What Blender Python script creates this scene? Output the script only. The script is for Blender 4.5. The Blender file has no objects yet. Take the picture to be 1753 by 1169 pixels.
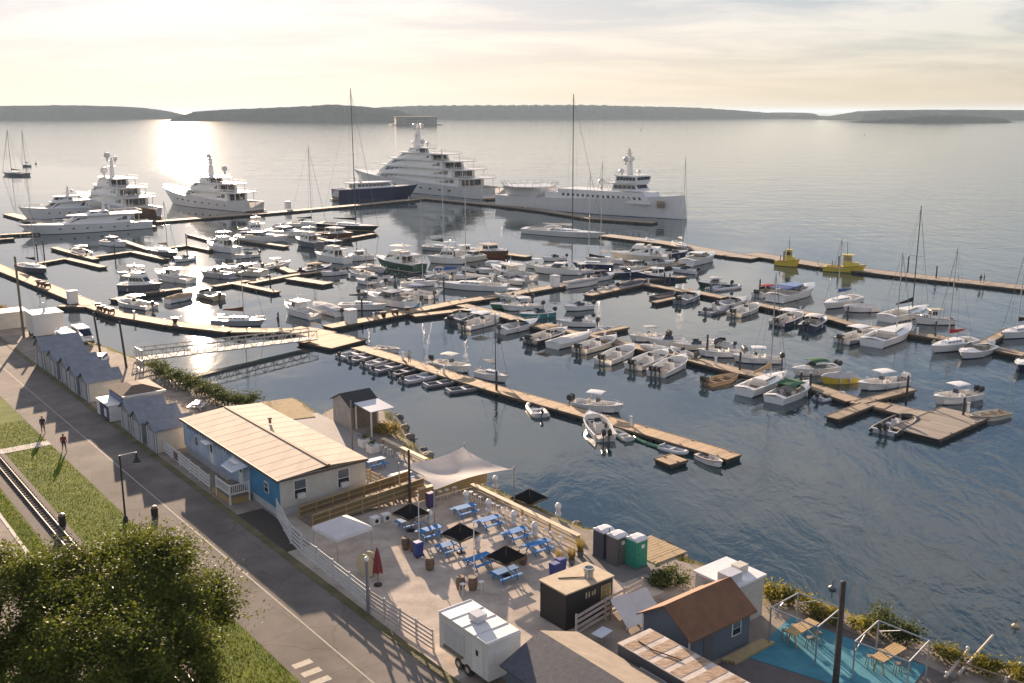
import bpy, math, random
from mathutils import Vector
R = math.radians
random.seed(7)
scn = bpy.context.scene
col = scn.collection

# ------------------------------------------------------------------ camera
CAM_H, PITCH, FPX = 34.0, math.atan(394 / 1700), 1700.0
cam_d = bpy.data.cameras.new('camera'); cam = bpy.data.objects.new('camera', cam_d); col.objects.link(cam)
cam_d.sensor_width = 36; cam_d.lens = 36 * FPX / 1753; cam_d.clip_start = .5; cam_d.clip_end = 60000
cam.location = (0, 0, CAM_H); cam.rotation_euler = (math.pi / 2 - PITCH, 0, 0)
scn.camera = cam
# ------------------------------------------------------------------ light
SUN_AZ, SUN_EL = R(-17.8), R(11.5)
world = bpy.data.worlds.new('World'); scn.world = world; world.use_nodes = True
SKY_K, CLD = 4.3, (3.9, 3.35, 2.7)
wt = world.node_tree; wt.nodes.clear()
def wn(t, **k):
    n = wt.nodes.new(t)
    for a, b in k.items(): setattr(n, a, b)
    return n
def wmath(op, a, b=None):
    n = wn('ShaderNodeMath', operation=op)
    for i, s in enumerate((a, b)):
        if s is None: continue
        if isinstance(s, (int, float)): n.inputs[i].default_value = s
        else: wt.links.new(s, n.inputs[i])
    return n.outputs[0]
sky = wn('ShaderNodeTexSky', sky_type='NISHITA'); sky.sun_disc = False
sky.sun_elevation = SUN_EL; sky.sun_rotation = SUN_AZ
sky.altitude = 0; sky.air_density = 1.0; sky.dust_density = .7; sky.ozone_density = 3.0
tc = wn('ShaderNodeTexCoord'); sep = wn('ShaderNodeSeparateXYZ'); wt.links.new(tc.outputs['Generated'], sep.inputs[0])
zc = wmath('ADD', wmath('MAXIMUM', sep.outputs[2], 0.0), 0.15)
cmb = wn('ShaderNodeCombineXYZ')
wt.links.new(wmath('DIVIDE', sep.outputs[0], zc), cmb.inputs[0]); wt.links.new(wmath('DIVIDE', sep.outputs[1], zc), cmb.inputs[1])
mp = wn('ShaderNodeMapping'); mp.inputs['Rotation'].default_value = (0, 0, R(22)); mp.inputs['Scale'].default_value = (.42, .85, 1); mp.inputs['Location'].default_value = (5.4, 0.3, 0)
wt.links.new(cmb.outputs[0], mp.inputs[0])
nz = wn('ShaderNodeTexNoise'); nz.inputs['Scale'].default_value = 2.0; nz.inputs['Detail'].default_value = 7; nz.inputs['Roughness'].default_value = .6; nz.inputs['Distortion'].default_value = .5
wt.links.new(mp.outputs[0], nz.inputs['Vector'])
rp = wn('ShaderNodeValToRGB'); rp.color_ramp.elements[0].position = .43; rp.color_ramp.elements[1].position = .60
wt.links.new(nz.outputs['Fac'], rp.inputs[0])
cfac = wmath('MULTIPLY', wmath('MULTIPLY', rp.outputs[0], .78), wmath('MINIMUM', wmath('ADD', wmath('MULTIPLY', wmath('MAXIMUM', sep.outputs[2], 0.), 5.), .06), 1.))      # clouds sink into the horizon haze
# thin high haze evens out the sky: its brightness is compressed, the clouds are a pale version of the same light
def vmath(op, a, b):
    n = wn('ShaderNodeVectorMath', operation=op)
    for i, q in enumerate((a, b)):
        if isinstance(q, tuple): n.inputs[i].default_value = q
        else: wt.links.new(q, n.inputs[i])
    return n.outputs[0]
K = (SKY_K,) * 3
soft = vmath('DIVIDE', vmath('MULTIPLY', sky.outputs[0], K), vmath('ADD', sky.outputs[0], K))
zr = wn('ShaderNodeValToRGB'); zr.color_ramp.elements[0].position = .03; zr.color_ramp.elements[0].color = (1.06, .965, .92, 1); zr.color_ramp.elements[1].position = .34; zr.color_ramp.elements[1].color = (.68, .82, 1.12, 1)
wt.links.new(sep.outputs[2], zr.inputs[0]); soft = vmath('MULTIPLY', soft, zr.outputs[0])      # clearer blue air overhead
cl = vmath('ADD', vmath('MULTIPLY', soft, (.55, .50, .46)), (CLD[0], CLD[1], CLD[2]))
mx = wn('ShaderNodeMixRGB'); wt.links.new(cfac, mx.inputs[0]); wt.links.new(soft, mx.inputs[1]); wt.links.new(cl, mx.inputs[2])
bg = wn('ShaderNodeBackground'); bg.inputs[1].default_value = .086; wt.links.new(mx.outputs[0], bg.inputs[0])
wo = wn('ShaderNodeOutputWorld'); wt.links.new(bg.outputs[0], wo.inputs[0])
sun_d = bpy.data.lights.new('sun', 'SUN'); sun_d.energy = 5.0; sun_d.angle = R(.53); sun_d.color = (1, .75, .54)
sun = bpy.data.objects.new('sun', sun_d); col.objects.link(sun)
sv = Vector((math.sin(SUN_AZ) * math.cos(SUN_EL), math.cos(SUN_AZ) * math.cos(SUN_EL), math.sin(SUN_EL)))
sun.rotation_euler = sv.to_track_quat('Z', 'Y').to_euler(); sun.location = (-60, 60, 80)
scn.view_settings.view_transform = 'Standard'; scn.view_settings.look = 'None'
scn.view_settings.exposure = 1.66; scn.view_settings.gamma = 1; scn.view_settings.use_curve_mapping = False

# ------------------------------------------------------------------ helpers
LAND = 1.8          # quay level above the water, metres
def at(px, py, z=0.0):
    """survey of the photograph: the point of the level z (metres) seen at photo point px, py"""
    a, b = (px - 876.5) / FPX, (py - 584.5) / FPX
    dy = math.cos(PITCH) - b * math.sin(PITCH); dz = -math.sin(PITCH) - b * math.cos(PITCH)
    t = (z - CAM_H) / dz
    return Vector((a * t, dy * t, z))
def gl(px, py): return at(px, py, LAND)

MATS = {}
def mat(name, c, rough=.55, metal=0., var=.10, scale=3., bump=0., bscale=30., stretch=None, spec=.5, c2=None, coat=0., trans=0.):
    """painted / weathered surface: base colour broken up by two noises, fine relief"""
    if name in MATS: return MATS[name]
    m = bpy.data.materials.new(name); m.use_nodes = True; MATS[name] = m
    t = m.node_tree; b = t.nodes['Principled BSDF']
    b.inputs['Roughness'].default_value = rough; b.inputs['Metallic'].default_value = metal
    b.inputs['Specular IOR Level'].default_value = spec; b.inputs['Coat Weight'].default_value = coat
    g = t.nodes.new('ShaderNodeNewGeometry'); mpn = t.nodes.new('ShaderNodeMapping')
    mpn.inputs['Scale'].default_value = stretch or (1, 1, 1)
    t.links.new(g.outputs['Position'], mpn.inputs[0])
    n = t.nodes.new('ShaderNodeTexNoise'); n.inputs['Scale'].default_value = scale; n.inputs['Detail'].default_value = 6; n.inputs['Roughness'].default_value = .65
    t.links.new(mpn.outputs[0], n.inputs['Vector'])
    r = t.nodes.new('ShaderNodeValToRGB'); e = r.color_ramp.elements
    e[0].position = .3; e[1].position = .7
    d = c2 or tuple(min(1, x * (1 + var)) for x in c)
    e[0].color = tuple(x * (1 - var) for x in c) + (1,); e[1].color = tuple(d) + (1,)
    t.links.new(n.outputs['Fac'], r.inputs[0]); t.links.new(r.outputs[0], b.inputs['Base Color'])
    if bump:
        n2 = t.nodes.new('ShaderNodeTexNoise'); n2.inputs['Scale'].default_value = bscale; n2.inputs['Detail'].default_value = 4
        t.links.new(mpn.outputs[0], n2.inputs['Vector'])
        bp = t.nodes.new('ShaderNodeBump'); bp.inputs['Strength'].default_value = bump; bp.inputs['Distance'].default_value = .05
        t.links.new(n2.outputs['Fac'], bp.inputs['Height']); t.links.new(bp.outputs[0], b.inputs['Normal'])
    if trans:       # thin cloth and leaves let light through
        tl = t.nodes.new('ShaderNodeBsdfTranslucent'); t.links.new(r.outputs[0], tl.inputs['Color']); mxs = t.nodes.new('ShaderNodeMixShader'); mxs.inputs[0].default_value = trans
        t.links.new(b.outputs[0], mxs.inputs[1]); t.links.new(tl.outputs[0], mxs.inputs[2]); t.links.new(mxs.outputs[0], t.nodes['Material Output'].inputs[0])
    return m

class MB:
    """collects simple shapes, then links them as one mesh object"""
    def __init__(s): s.v = []; s.f = []; s.m = []
    def add(s, vs, fs, mi=0):
        o = len(s.v); s.v += [tuple(p) for p in vs]; s.f += [tuple(i + o for i in f) for f in fs]; s.m += [mi] * len(fs); return s
    def box(s, x0, x1, y0, y1, z0, z1, mi=0):
        return s.hexa([(x0, y0, z0), (x1, y0, z0), (x1, y1, z0), (x0, y1, z0), (x0, y0, z1), (x1, y0, z1), (x1, y1, z1), (x0, y1, z1)], mi)
    def hexa(s, p, mi=0):
        return s.add(p, [(3, 2, 1, 0), (4, 5, 6, 7), (0, 1, 5, 4), (1, 2, 6, 5), (2, 3, 7, 6), (3, 0, 4, 7)], mi)
    def rbox(s, c, sz, rz=0, mi=0, rx=0):
        hx, hy, hz = sz[0] / 2, sz[1] / 2, sz[2] / 2; ca, sa = math.cos(rz), math.sin(rz); cb, sb = math.cos(rx), math.sin(rx)
        P = []
        for z in (-hz, hz):
            for x, y in ((-hx, -hy), (hx, -hy), (hx, hy), (-hx, hy)):
                y2, z2 = y * cb - z * sb, y * sb + z * cb
                P.append((c[0] + x * ca - y2 * sa, c[1] + x * sa + y2 * ca, c[2] + z2))
        return s.hexa(P, mi)
    def prism(s, poly, z0, z1, mi=0, mtop=None):
        n = len(poly)
        vs = [(p[0], p[1], z0) for p in poly] + [(p[0], p[1], z1) for p in poly]
        s.add(vs, [(i, (i + 1) % n, n + (i + 1) % n, n + i) for i in range(n)] + [tuple(range(n - 1, -1, -1))], mi)
        return s.add([(p[0], p[1], z1) for p in poly], [tuple(range(n))], mi if mtop is None else mtop)
    def tube(s, a, b, r, r2=None, n=6, mi=0):
        a, b = Vector(a), Vector(b); d = b - a
        if d.length < 1e-6: return s
        r2 = r if r2 is None else r2
        x = d.orthogonal().normalized(); y = d.normalized().cross(x)
        vs = []
        for p, q in ((a, r), (b, r2)):
            for i in range(n):
                t = 2 * math.pi * i / n; vs.append(p + x * (q * math.cos(t)) + y * (q * math.sin(t)))
        return s.add(vs, [(i, (i + 1) % n, n + (i + 1) % n, n + i) for i in range(n)] + [tuple(range(n - 1, -1, -1)), tuple(range(n, 2 * n))], mi)
    def path(s, pts, r, n=5, mi=0):
        for a, b in zip(pts, pts[1:]): s.tube(a, b, r, None, n, mi)
        return s
    def rev(s, c, prof, n=12, mi=0):
        """surface of revolution about the vertical: prof = [(radius, z)...]"""
        vs = []
        for r, z in prof:
            for i in range(n):
                t = 2 * math.pi * i / n; vs.append((c[0] + r * math.cos(t), c[1] + r * math.sin(t), c[2] + z))
        fs = []
        for k in range(len(prof) - 1):
            for i in range(n): fs.append((k * n + i, k * n + (i + 1) % n, (k + 1) * n + (i + 1) % n, (k + 1) * n + i))
        fs.append(tuple(range(n - 1, -1, -1))); fs.append(tuple(range((len(prof) - 1) * n, len(prof) * n)))
        return s.add(vs, fs, mi)
    def ball(s, c, r, n=8, mi=0, sq=(1, 1, 1)):
        vs = []; m = max(4, n // 2 + 1); fs = []
        for k in range(m + 1):
            ph = math.pi * k / m
            for i in range(n):
                t = 2 * math.pi * i / n
                vs.append((c[0] + r * sq[0] * math.sin(ph) * math.cos(t), c[1] + r * sq[1] * math.sin(ph) * math.sin(t), c[2] - r * sq[2] * math.cos(ph)))
        for k in range(m):
            for i in range(n): fs.append((k * n + i, k * n + (i + 1) % n, (k + 1) * n + (i + 1) % n, (k + 1) * n + i))
        return s.add(vs, fs, mi)
    def loft(s, rings, mi=0, cap=True):
        n = len(rings[0]); vs = [p for r in rings for p in r]; fs = []
        for k in range(len(rings) - 1):
            for i in range(n): fs.append((k * n + i, k * n + (i + 1) % n, (k + 1) * n + (i + 1) % n, (k + 1) * n + i))
        if cap: fs += [tuple(range(n - 1, -1, -1)), tuple(range((len(rings) - 1) * n, len(rings) * n))]
        return s.add(vs, fs, mi)
    def mesh(s, name, mats, smooth=False):
        me = bpy.data.meshes.new(name); me.from_pydata(s.v, [], s.f)
        for m in (mats if isinstance(mats, (list, tuple)) else [mats]): me.materials.append(m)
        me.polygons.foreach_set('material_index', s.m)
        if smooth: me.polygons.foreach_set('use_smooth', [True] * len(s.f))
        me.update(); return me
    def build(s, name, mats, parent=None, smooth=False):
        return put(s.mesh(name, mats, smooth), name, parent)
def put(me, name, parent=None, loc=(0, 0, 0), rz=0, sc=None):
    o = bpy.data.objects.new(name, me); col.objects.link(o); o.parent = parent; o.location = loc; o.rotation_euler = (0, 0, rz)
    if sc: o.scale = sc
    return o
def tag(o, label=None, cat=None, group=None, kind=None):
    for k, v in (('label', label), ('category', cat), ('group', group), ('kind', kind)):
        if v: o[k] = v
    return o
def thing(name, label, cat, loc=(0, 0, 0), rz=0, group=None):
    o = bpy.data.objects.new(name, None); col.objects.link(o); o.location = loc; o.rotation_euler = (0, 0, rz); o.empty_display_size = .3
    return tag(o, label, cat, group)
def copy_tree(o, parent=None):
    c = o.copy(); col.objects.link(c); c.parent = parent
    for ch in list(o.children): copy_tree(ch, c)
    return c
def lerp(a, b, t): return tuple(x + (y - x) * t for x, y in zip(a, b))
def quadpt(q, u, v): return lerp(lerp(q[0], q[1], u), lerp(q[3], q[2], u), v)
def pane(parent, q, u0, u1, v0, v1, m, name='window', off=.02):
    """a thin slab standing proud of the wall quad q (bottom-left, bottom-right, top-right, top-left seen from outside)"""
    p = [Vector(quadpt(q, u, v)) for u, v in ((u0, v0), (u1, v0), (u1, v1), (u0, v1))]
    n = (p[1] - p[0]).cross(p[3] - p[0])
    n = n.normalized() if n.length > 1e-9 else Vector((0, 0, 1))
    return MB().hexa([x - n * .01 for x in p] + [x + n * off for x in p]).build(name, m, parent)
def frustum(x0, x1, w0, w1, z0, z1, rf=0., rb=0., tum=0.):
    """a house block: x0 rear, x1 front; w0 / w1 widths at rear / front; rf / rb rake of front / rear; tum inward lean of sides.
    returns its MB and the wall quads"""
    b = [(x0, -w0 / 2, z0), (x1, -w1 / 2, z0), (x1, w1 / 2, z0), (x0, w0 / 2, z0)]
    t = [(x0 + rb, -w0 / 2 + tum, z1), (x1 - rf, -w1 / 2 + tum, z1), (x1 - rf, w1 / 2 - tum, z1), (x0 + rb, w0 / 2 - tum, z1)]
    q = {'starboard': (b[0], b[1], t[1], t[0]), 'port': (b[2], b[3], t[3], t[2]), 'front': (b[1], b[2], t[2], t[1]), 'rear': (b[3], b[0], t[0], t[3])}
    return MB().hexa(b + t), q
# ------------------------------------------------------------------ the setting
UA = R(128.5); UX, UY = math.cos(UA), math.sin(UA); VX, VY = UY, -UX
def W(u, v, z=None): return Vector((u * UX + v * VX, u * UY + v * VY, LAND if z is None else z))   # u along the waterfront path, v towards the water
def Wxy(u, v): p = W(u, v); return (p.x, p.y)

def nd(t, kind, **k):
    n = t.nodes.new(kind)
    for a, b in k.items(): setattr(n, a, b)
    return n
def water_material():
    m = bpy.data.materials.new('sea_water'); m.use_nodes = True; t = m.node_tree; b = t.nodes['Principled BSDF']
    b.inputs['Base Color'].default_value = (.018, .038, .048, 1); b.inputs['IOR'].default_value = 1.5
    g = nd(t, 'ShaderNodeNewGeometry'); sp = nd(t, 'ShaderNodeSeparateXYZ'); t.links.new(g.outputs['Position'], sp.inputs[0])
    def M(op, a, c=None, clamp=False):
        n = nd(t, 'ShaderNodeMath', operation=op, use_clamp=clamp)
        for i, s in enumerate((a, c)):
            if s is None: continue
            if isinstance(s, (int, float)): n.inputs[i].default_value = s
            else: t.links.new(s, n.inputs[i])
        return n.outputs[0]
    def noise(scale, stretch, rot, detail=3, rough=.55, dist=0.):
        mp_ = nd(t, 'ShaderNodeMapping'); mp_.inputs['Rotation'].default_value = (0, 0, R(rot)); mp_.inputs['Scale'].default_value = stretch
        t.links.new(g.outputs['Position'], mp_.inputs[0])
        n = nd(t, 'ShaderNodeTexNoise'); n.inputs['Scale'].default_value = scale; n.inputs['Detail'].default_value = detail; n.inputs['Roughness'].default_value = rough; n.inputs['Distortion'].default_value = dist
        t.links.new(mp_.outputs[0], n.inputs['Vector']); return n.outputs['Fac']
    # open water lies beyond the breakwater line; the basin inside is nearly still, the near right corner has wind ripples
    w = M('ADD', M('MULTIPLY', sp.outputs[0], .70), M('MULTIPLY', sp.outputs[1], .71))        # distance seaward across the basin
    openw = M('MULTIPLY', M('SUBTRACT', w, 215.), 1 / 60., True)
    near = M('MULTIPLY', M('SUBTRACT', M('SUBTRACT', M('MULTIPLY', sp.outputs[0], 1.), M('MULTIPLY', sp.outputs[1], .45)), -48.), 1 / 45., True)
    patch = noise(.035, (1, 1, 1), 0, 3)
    calm = M('MULTIPLY', M('SUBTRACT', patch, .42), 5., True)
    small = noise(1.6, (1, .55, 1), -20, 4, .6)
    mid = noise(.25, (1, .42, 1), 14, 4, .6, .6)
    swell = noise(.06, (.5, 1., 1), -12, 3, .55, .8)
    amp = M('ADD', M('ADD', M('MULTIPLY', near, .17), M('MULTIPLY', calm, .07)), .03)
    h = M('ADD', M('MULTIPLY', M('MULTIPLY', small, .10), amp), M('MULTIPLY', M('MULTIPLY', mid, .75), amp))
    h = M('ADD', h, M('MULTIPLY', M('MULTIPLY', swell, .7), M('MULTIPLY', openw, .42)))
    h = M('ADD', h, M('MULTIPLY', M('MULTIPLY', mid, .13), openw))
    bp = nd(t, 'ShaderNodeBump'); bp.inputs['Strength'].default_value = 1; bp.inputs['Distance'].default_value = 1
    t.links.new(h, bp.inputs['Height']); t.links.new(bp.outputs[0], b.inputs['Normal'])
    t.links.new(M('ADD', M('ADD', M('MULTIPLY', openw, .03), M('MULTIPLY', near, .03)), .022), b.inputs['Roughness'])
    return m
WATER = water_material()
wv = MB()
xs = [-30000, -9000, -3000, -900, -300, -100, 0, 100, 300, 900, 3000, 9000, 30000]; ys = [-300, -50, 40, 120, 250, 500, 1000, 3000, 9000, 45000]
wv.add([(x, y, 0) for y in ys for x in xs], [(j * 13 + i, j * 13 + i + 1, j * 13 + i + 14, j * 13 + i + 13) for j in range(len(ys) - 1) for i in range(12)])
tag(wv.build('water', WATER), kind='structure')
HAZE_TOP, HAZE_D = 90.0, 0.6e-4

gravel = mat('gravel_ground', (.225, .19, .155), .95, 0, .18, .5, .5, 18, spec=.2, c2=(.33, .285, .24))
sand = mat('crushed_shell', (.36, .315, .27), .95, 0, .16, .7, .45, 25, spec=.2, c2=(.52, .45, .385))
asphalt = mat('worn_asphalt', (.15, .135, .122), .95, 0, .14, .35, .35, 40, spec=.25, c2=(.21, .188, .168))
def cracked(m, scale, dark):      # hairline cracks and sealed joints
    t = m.node_tree; b = t.nodes['Principled BSDF']; src = b.inputs['Base Color'].links[0].from_socket; g = nd(t, 'ShaderNodeNewGeometry')
    n = nd(t, 'ShaderNodeTexNoise'); n.inputs['Scale'].default_value = .8; n.inputs['Detail'].default_value = 5; t.links.new(g.outputs['Position'], n.inputs['Vector'])
    a = nd(t, 'ShaderNodeVectorMath', operation='ADD'); t.links.new(g.outputs['Position'], a.inputs[0]); t.links.new(n.outputs['Color'], a.inputs[1])
    v = nd(t, 'ShaderNodeTexVoronoi', feature='DISTANCE_TO_EDGE'); v.inputs['Scale'].default_value = scale; t.links.new(a.outputs[0], v.inputs['Vector'])
    r = nd(t, 'ShaderNodeValToRGB'); r.color_ramp.elements[0].position = .004; r.color_ramp.elements[0].color = (dark, dark, dark, 1); r.color_ramp.elements[1].position = .016; t.links.new(v.outputs['Distance'], r.inputs[0])
    n2 = nd(t, 'ShaderNodeTexNoise'); n2.inputs['Scale'].default_value = .13; n2.inputs['Detail'].default_value = 4; t.links.new(g.outputs['Position'], n2.inputs['Vector']); r2 = nd(t, 'ShaderNodeValToRGB'); r2.color_ramp.elements[0].position = .38; r2.color_ramp.elements[0].color = (.74, .73, .72, 1); r2.color_ramp.elements[1].position = .58; t.links.new(n2.outputs['Fac'], r2.inputs[0])
    for q in (r, r2):
        x = nd(t, 'ShaderNodeMixRGB', blend_type='MULTIPLY'); x.inputs[0].default_value = 1; t.links.new(src, x.inputs[1]); t.links.new(q.outputs[0], x.inputs[2]); src = x.outputs[0]
    t.links.new(src, b.inputs['Base Color'])
cracked(asphalt, .22, .78)
grass_m = mat('mown_grass', (.075, .125, .010), .95, 0, .25, .6, .6, 14, c2=(.155, .18, .02), spec=.1)
bank_m = mat('bank_weeds', (.07, .08, .022), .95, 0, .3, .7, .9, 5, c2=(.17, .14, .075))
rock_m = mat('grey_rock', (.12, .105, .09), .9, 0, .35, .9, .8, 6, c2=(.24, .21, .175))
ballast_m = mat('track_ballast', (.10, .085, .075), .95, 0, .3, 3, .8, 12)
mulch_m = mat('dark_mulch', (.045, .038, .032), .95, 0, .3, 4, .8, 10)

EDGE = [(-420, 430), (-150, 485), (-40, 520), (0, 532), (40, 545), (87, 561), (113, 572), (180, 597), (232, 615), (268, 634), (310, 655), (350, 672), (395, 690), (437, 689), (500, 681),
        (522, 697), (545, 713), (556, 706), (592, 688), (657, 704), (664, 728), (690, 758), (694, 772), (730, 786), (800, 820), (830, 836), (905, 866), (990, 905), (1040, 912), (1100, 922),
        (1150, 945), (1160, 960), (1200, 968), (1255, 985), (1320, 1008), (1400, 1030), (1500, 1072), (1590, 1106), (1680, 1136), (1753, 1158), (1950, 1230)]
edge = [gl(*p) for p in EDGE]
def jag(pts, step=2.2, amp=.35):
    out = []
    for a, b in zip(pts, pts[1:]):
        n = max(1, int((b - a).length / step)); nr = Vector((b.y - a.y, a.x - b.x, 0)).normalized()
        for i in range(n): out.append(a.lerp(b, i / n) + nr * (random.uniform(-amp, amp) if i else 0))
    return out + [pts[-1]]
rim = jag(edge)
back = [Vector((60, 20, LAND)), Vector((0, -60, LAND)), Vector((-160, -60, LAND)), Vector((-330, 120, LAND))]
tag(MB().add(rim + back, [tuple(range(len(rim + back)))][::-1]).build('ground', gravel), kind='structure')
# the bank: two strips falling from the rim into the water
bk = MB(); rows = [rim, [], [], []]
for i, p in enumerate(rim):
    a, b = rim[max(0, i - 2)], rim[min(len(rim) - 1, i + 2)]
    n = Vector((a.y - b.y, b.x - a.x, 0)).normalized()
    if n.dot(Vector((VX, VY, 0))) < -.2: n = -n
    for k, (d, z) in enumerate(((.9, 1.45), (2.1, .55), (3.4, -.7))):
        q = p + n * (d + random.uniform(-.25, .25)); rows[k + 1].append(Vector((q.x, q.y, z + random.uniform(-.12, .12))))
n = len(rim)
for k in range(3):
    bk.add(rows[k] + rows[k + 1], [(i, i + 1, n + i + 1, n + i) for i in range(n - 1)], k if k < 2 else 1)
tag(bk.build('shore_bank', [bank_m, rock_m]), kind='structure')

def strip(name, u0, u1, v0, v1, z, m, kind='structure', parent=None, **k):
    o = MB().prism([Wxy(u0, v0), Wxy(u0, v1), Wxy(u1, v1), Wxy(u1, v0)], LAND - .05, LAND + z, 0).build(name, m, parent)
    return tag(o, kind=kind, **k) if not parent else o
strip('road', 5, 240, 22.5, 29.1, .012, asphalt)
strip('grass_verge', 5, 240, 18.3, 22.48, .02, grass_m)
strip('ballast_bed', 5, 240, 15.9, 18.28, .03, ballast_m)
strip('grass_margin', 5, 240, 14.6, 15.88, .02, grass_m)
strip('side_path', 5, 240, 9.5, 14.58, .012, gravel)
strip('path_edging', 5, 240, 14.35, 14.6, .04, mat('pale_edging', (.5, .47, .42), .9))
strip('crossing_path', 101.6, 103.2, 17.95, 22.5, .05, mat('pale_concrete', (.42, .39, .35), .9, 0, .12, 2))
strip('field', 5, 240, -40, 9.48, .02, grass_m)
strip('garden_floor', 42.5, 71.5, 29.75, 47.2, .008, sand)
strip('terrace_floor', 69.5, 95, 41.2, 48.2, .016, mat('grey_pavers', (.26, .25, .245), .9, 0, .12, 2, .3, 20))
strip('verge_weeds', 30, 240, 29.12, 29.7, .05, bank_m)
line = mat('faded_line_paint', (.36, .33, .27), .9, 0, .25, 3)
strip('centre_line', 30, 240, 25.72, 25.82, .016, line)
for i in range(5):
    strip('crossing_bar', 49.4 - i * 1.15, 49.95 - i * 1.15, 22.9, 24.1, .017, mat('road_paint', (.46, .41, .33), .9, 0, .25, 6))
# grass blades on the verge: short tufts, one mass
gb = MB()
for i in range(26000):
    u = random.uniform(34, 112) ; v = random.choice((random.uniform(18.35, 22.45), random.uniform(18.35, 22.45), random.uniform(14.7, 15.8)))
    p = W(u, v); a = random.uniform(0, 6.28); h = random.uniform(.03, .09) * (2.0 if random.random() < .05 else 1); w_ = .035
    gb.add([(p.x - w_ * math.cos(a), p.y - w_ * math.sin(a), LAND + .02), (p.x + w_ * math.cos(a), p.y + w_ * math.sin(a), LAND + .02), (p.x + random.uniform(-.06, .06), p.y + random.uniform(-.06, .06), LAND + .02 + h)], [(0, 1, 2)])
tag(gb.build('grass_tufts', mat('grass_blade', (.085, .14, .011), .9, 0, .3, .4, c2=(.17, .195, .022), spec=.08, trans=.4)), 'short uneven green grass growing on the verge beside the rails', 'grass', kind='stuff')

# far shores ------------------------------------------------------------------
wood_m = mat('island_wood', (.028, .040, .036), 1, 0, .3, .02, spec=.0, c2=(.045, .06, .05))
def island(prof, ybase, depth, label):
    """prof: photo x and height of the tree line above the shore in metres"""
    D = at(876, ybase).y; pts = []
    for a, b in zip(prof, prof[1:]):
        for i in range(int(max(2, (b[0] - a[0]) / 1.6))): t = i / int(max(2, (b[0] - a[0]) / 1.6)); pts.append((a[0] + (b[0] - a[0]) * t, a[1] + (b[1] - a[1]) * t))
    pts.append(prof[-1]); m = MB(); nr = 7; vs = []
    for j in range(nr):
        f = (0, .55, .86, .98, 1., .97, .4)[j]
        for x, h in pts:
            y = D + depth * (0, .02, .06, .14, .28, .5, 1)[j]
            X = (x - 876.5) / 1745 * (D + depth * .1)
            hh = h * f * (1 + (.025 * math.sin(x * .31) + .02 * math.sin(x * .83) + random.uniform(-.025, .025)) * (j > 0)) + (random.uniform(0, 2) if 0 < j < 6 and h > 6 else 0)
            vs.append((X, y, max(.2 if j else -1, hh * .88)))
    k = len(pts)
    m.add(vs, [(j * k + i, j * k + i + 1, (j + 1) * k + i + 1, (j + 1) * k + i) for j in range(nr - 1) for i in range(k - 1)])
    tag(m.build('island', wood_m), label, kind='structure')
island([(-300, 55), (-100, 60), (0, 62), (90, 66), (150, 62), (200, 58), (240, 44), (270, 24), (284, 5), (292, 1)], 204.5, 700, 'long low wooded island at the far left')
island([(296, 2), (304, 20), (330, 36), (380, 44), (430, 48), (500, 54), (560, 64), (600, 58), (640, 50), (670, 42), (690, 26), (715, 10), (730, 2)], 207.5, 600, 'wooded island left of the mast and behind the fort')
island([(640, 60), (700, 68), (800, 72), (900, 74), (1000, 74), (1100, 66), (1200, 58), (1280, 40), (1330, 26), (1352, 14), (1362, 30), (1390, 28), (1402, 8), (1418, 12), (1424, 3), (1470, 3)], 202.5, 1200, 'far wooded shore across the middle of the bay')
island([(1420, 2), (1466, 4), (1476, 24), (1500, 38), (1540, 42), (1600, 44), (1680, 44), (1760, 42), (1900, 46), (2100, 40)], 205.0, 600, 'far wooded island at the right edge')
island([(1466, 1), (1480, 5), (1540, 14), (1580, 22), (1640, 24), (1690, 18), (1722, 12), (1732, 3), (1738, 1)], 210.0, 160, 'low dark wooded islet in front of the right island')
# granite fort on its ledge
fp = at(710, 214); ft = thing('sea_fort', 'low square grey stone fort standing in the bay by the wooded island', 'fort', (fp.x, fp.y + 40, 0), R(8))
fst = mat('fort_granite', (.20, .18, .16), .9, 0, .25, .05)
f = MB(); f.prism([(-55, 20), (-52, -22), (-26, -40), (26, -40), (52, -22), (55, 20), (40, 42), (-40, 42)], -1, 19, 0); f.build('wall', fst, ft)
f = MB(); f.prism([(-56.5, 20.5), (-53.5, -23), (-26.6, -41.5), (26.6, -41.5), (53.5, -23), (56.5, 20.5), (41, 43.5), (-41, 43.5)], 19.01, 21, 0); f.build('parapet', mat('fort_turf', (.09, .1, .05), .95), ft)
f = MB(); f.prism([(-70, 26), (-64, -30), (-30, -52), (34, -50), (66, -28), (68, 24), (46, 52), (-48, 54)], -1.5, 2.2, 0); f.build('ledge', rock_m, ft)
dk = mat('dark_opening', (.02, .02, .022), .8)
for i in range(13):
    for j in (0, 1):
        x = -24 + i * 4; MB().box(x - .9, x + .9, -40.2, -39.7, 6 + j * 6.5, 9 + j * 6.5).build('embrasure', dk, ft)

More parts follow.
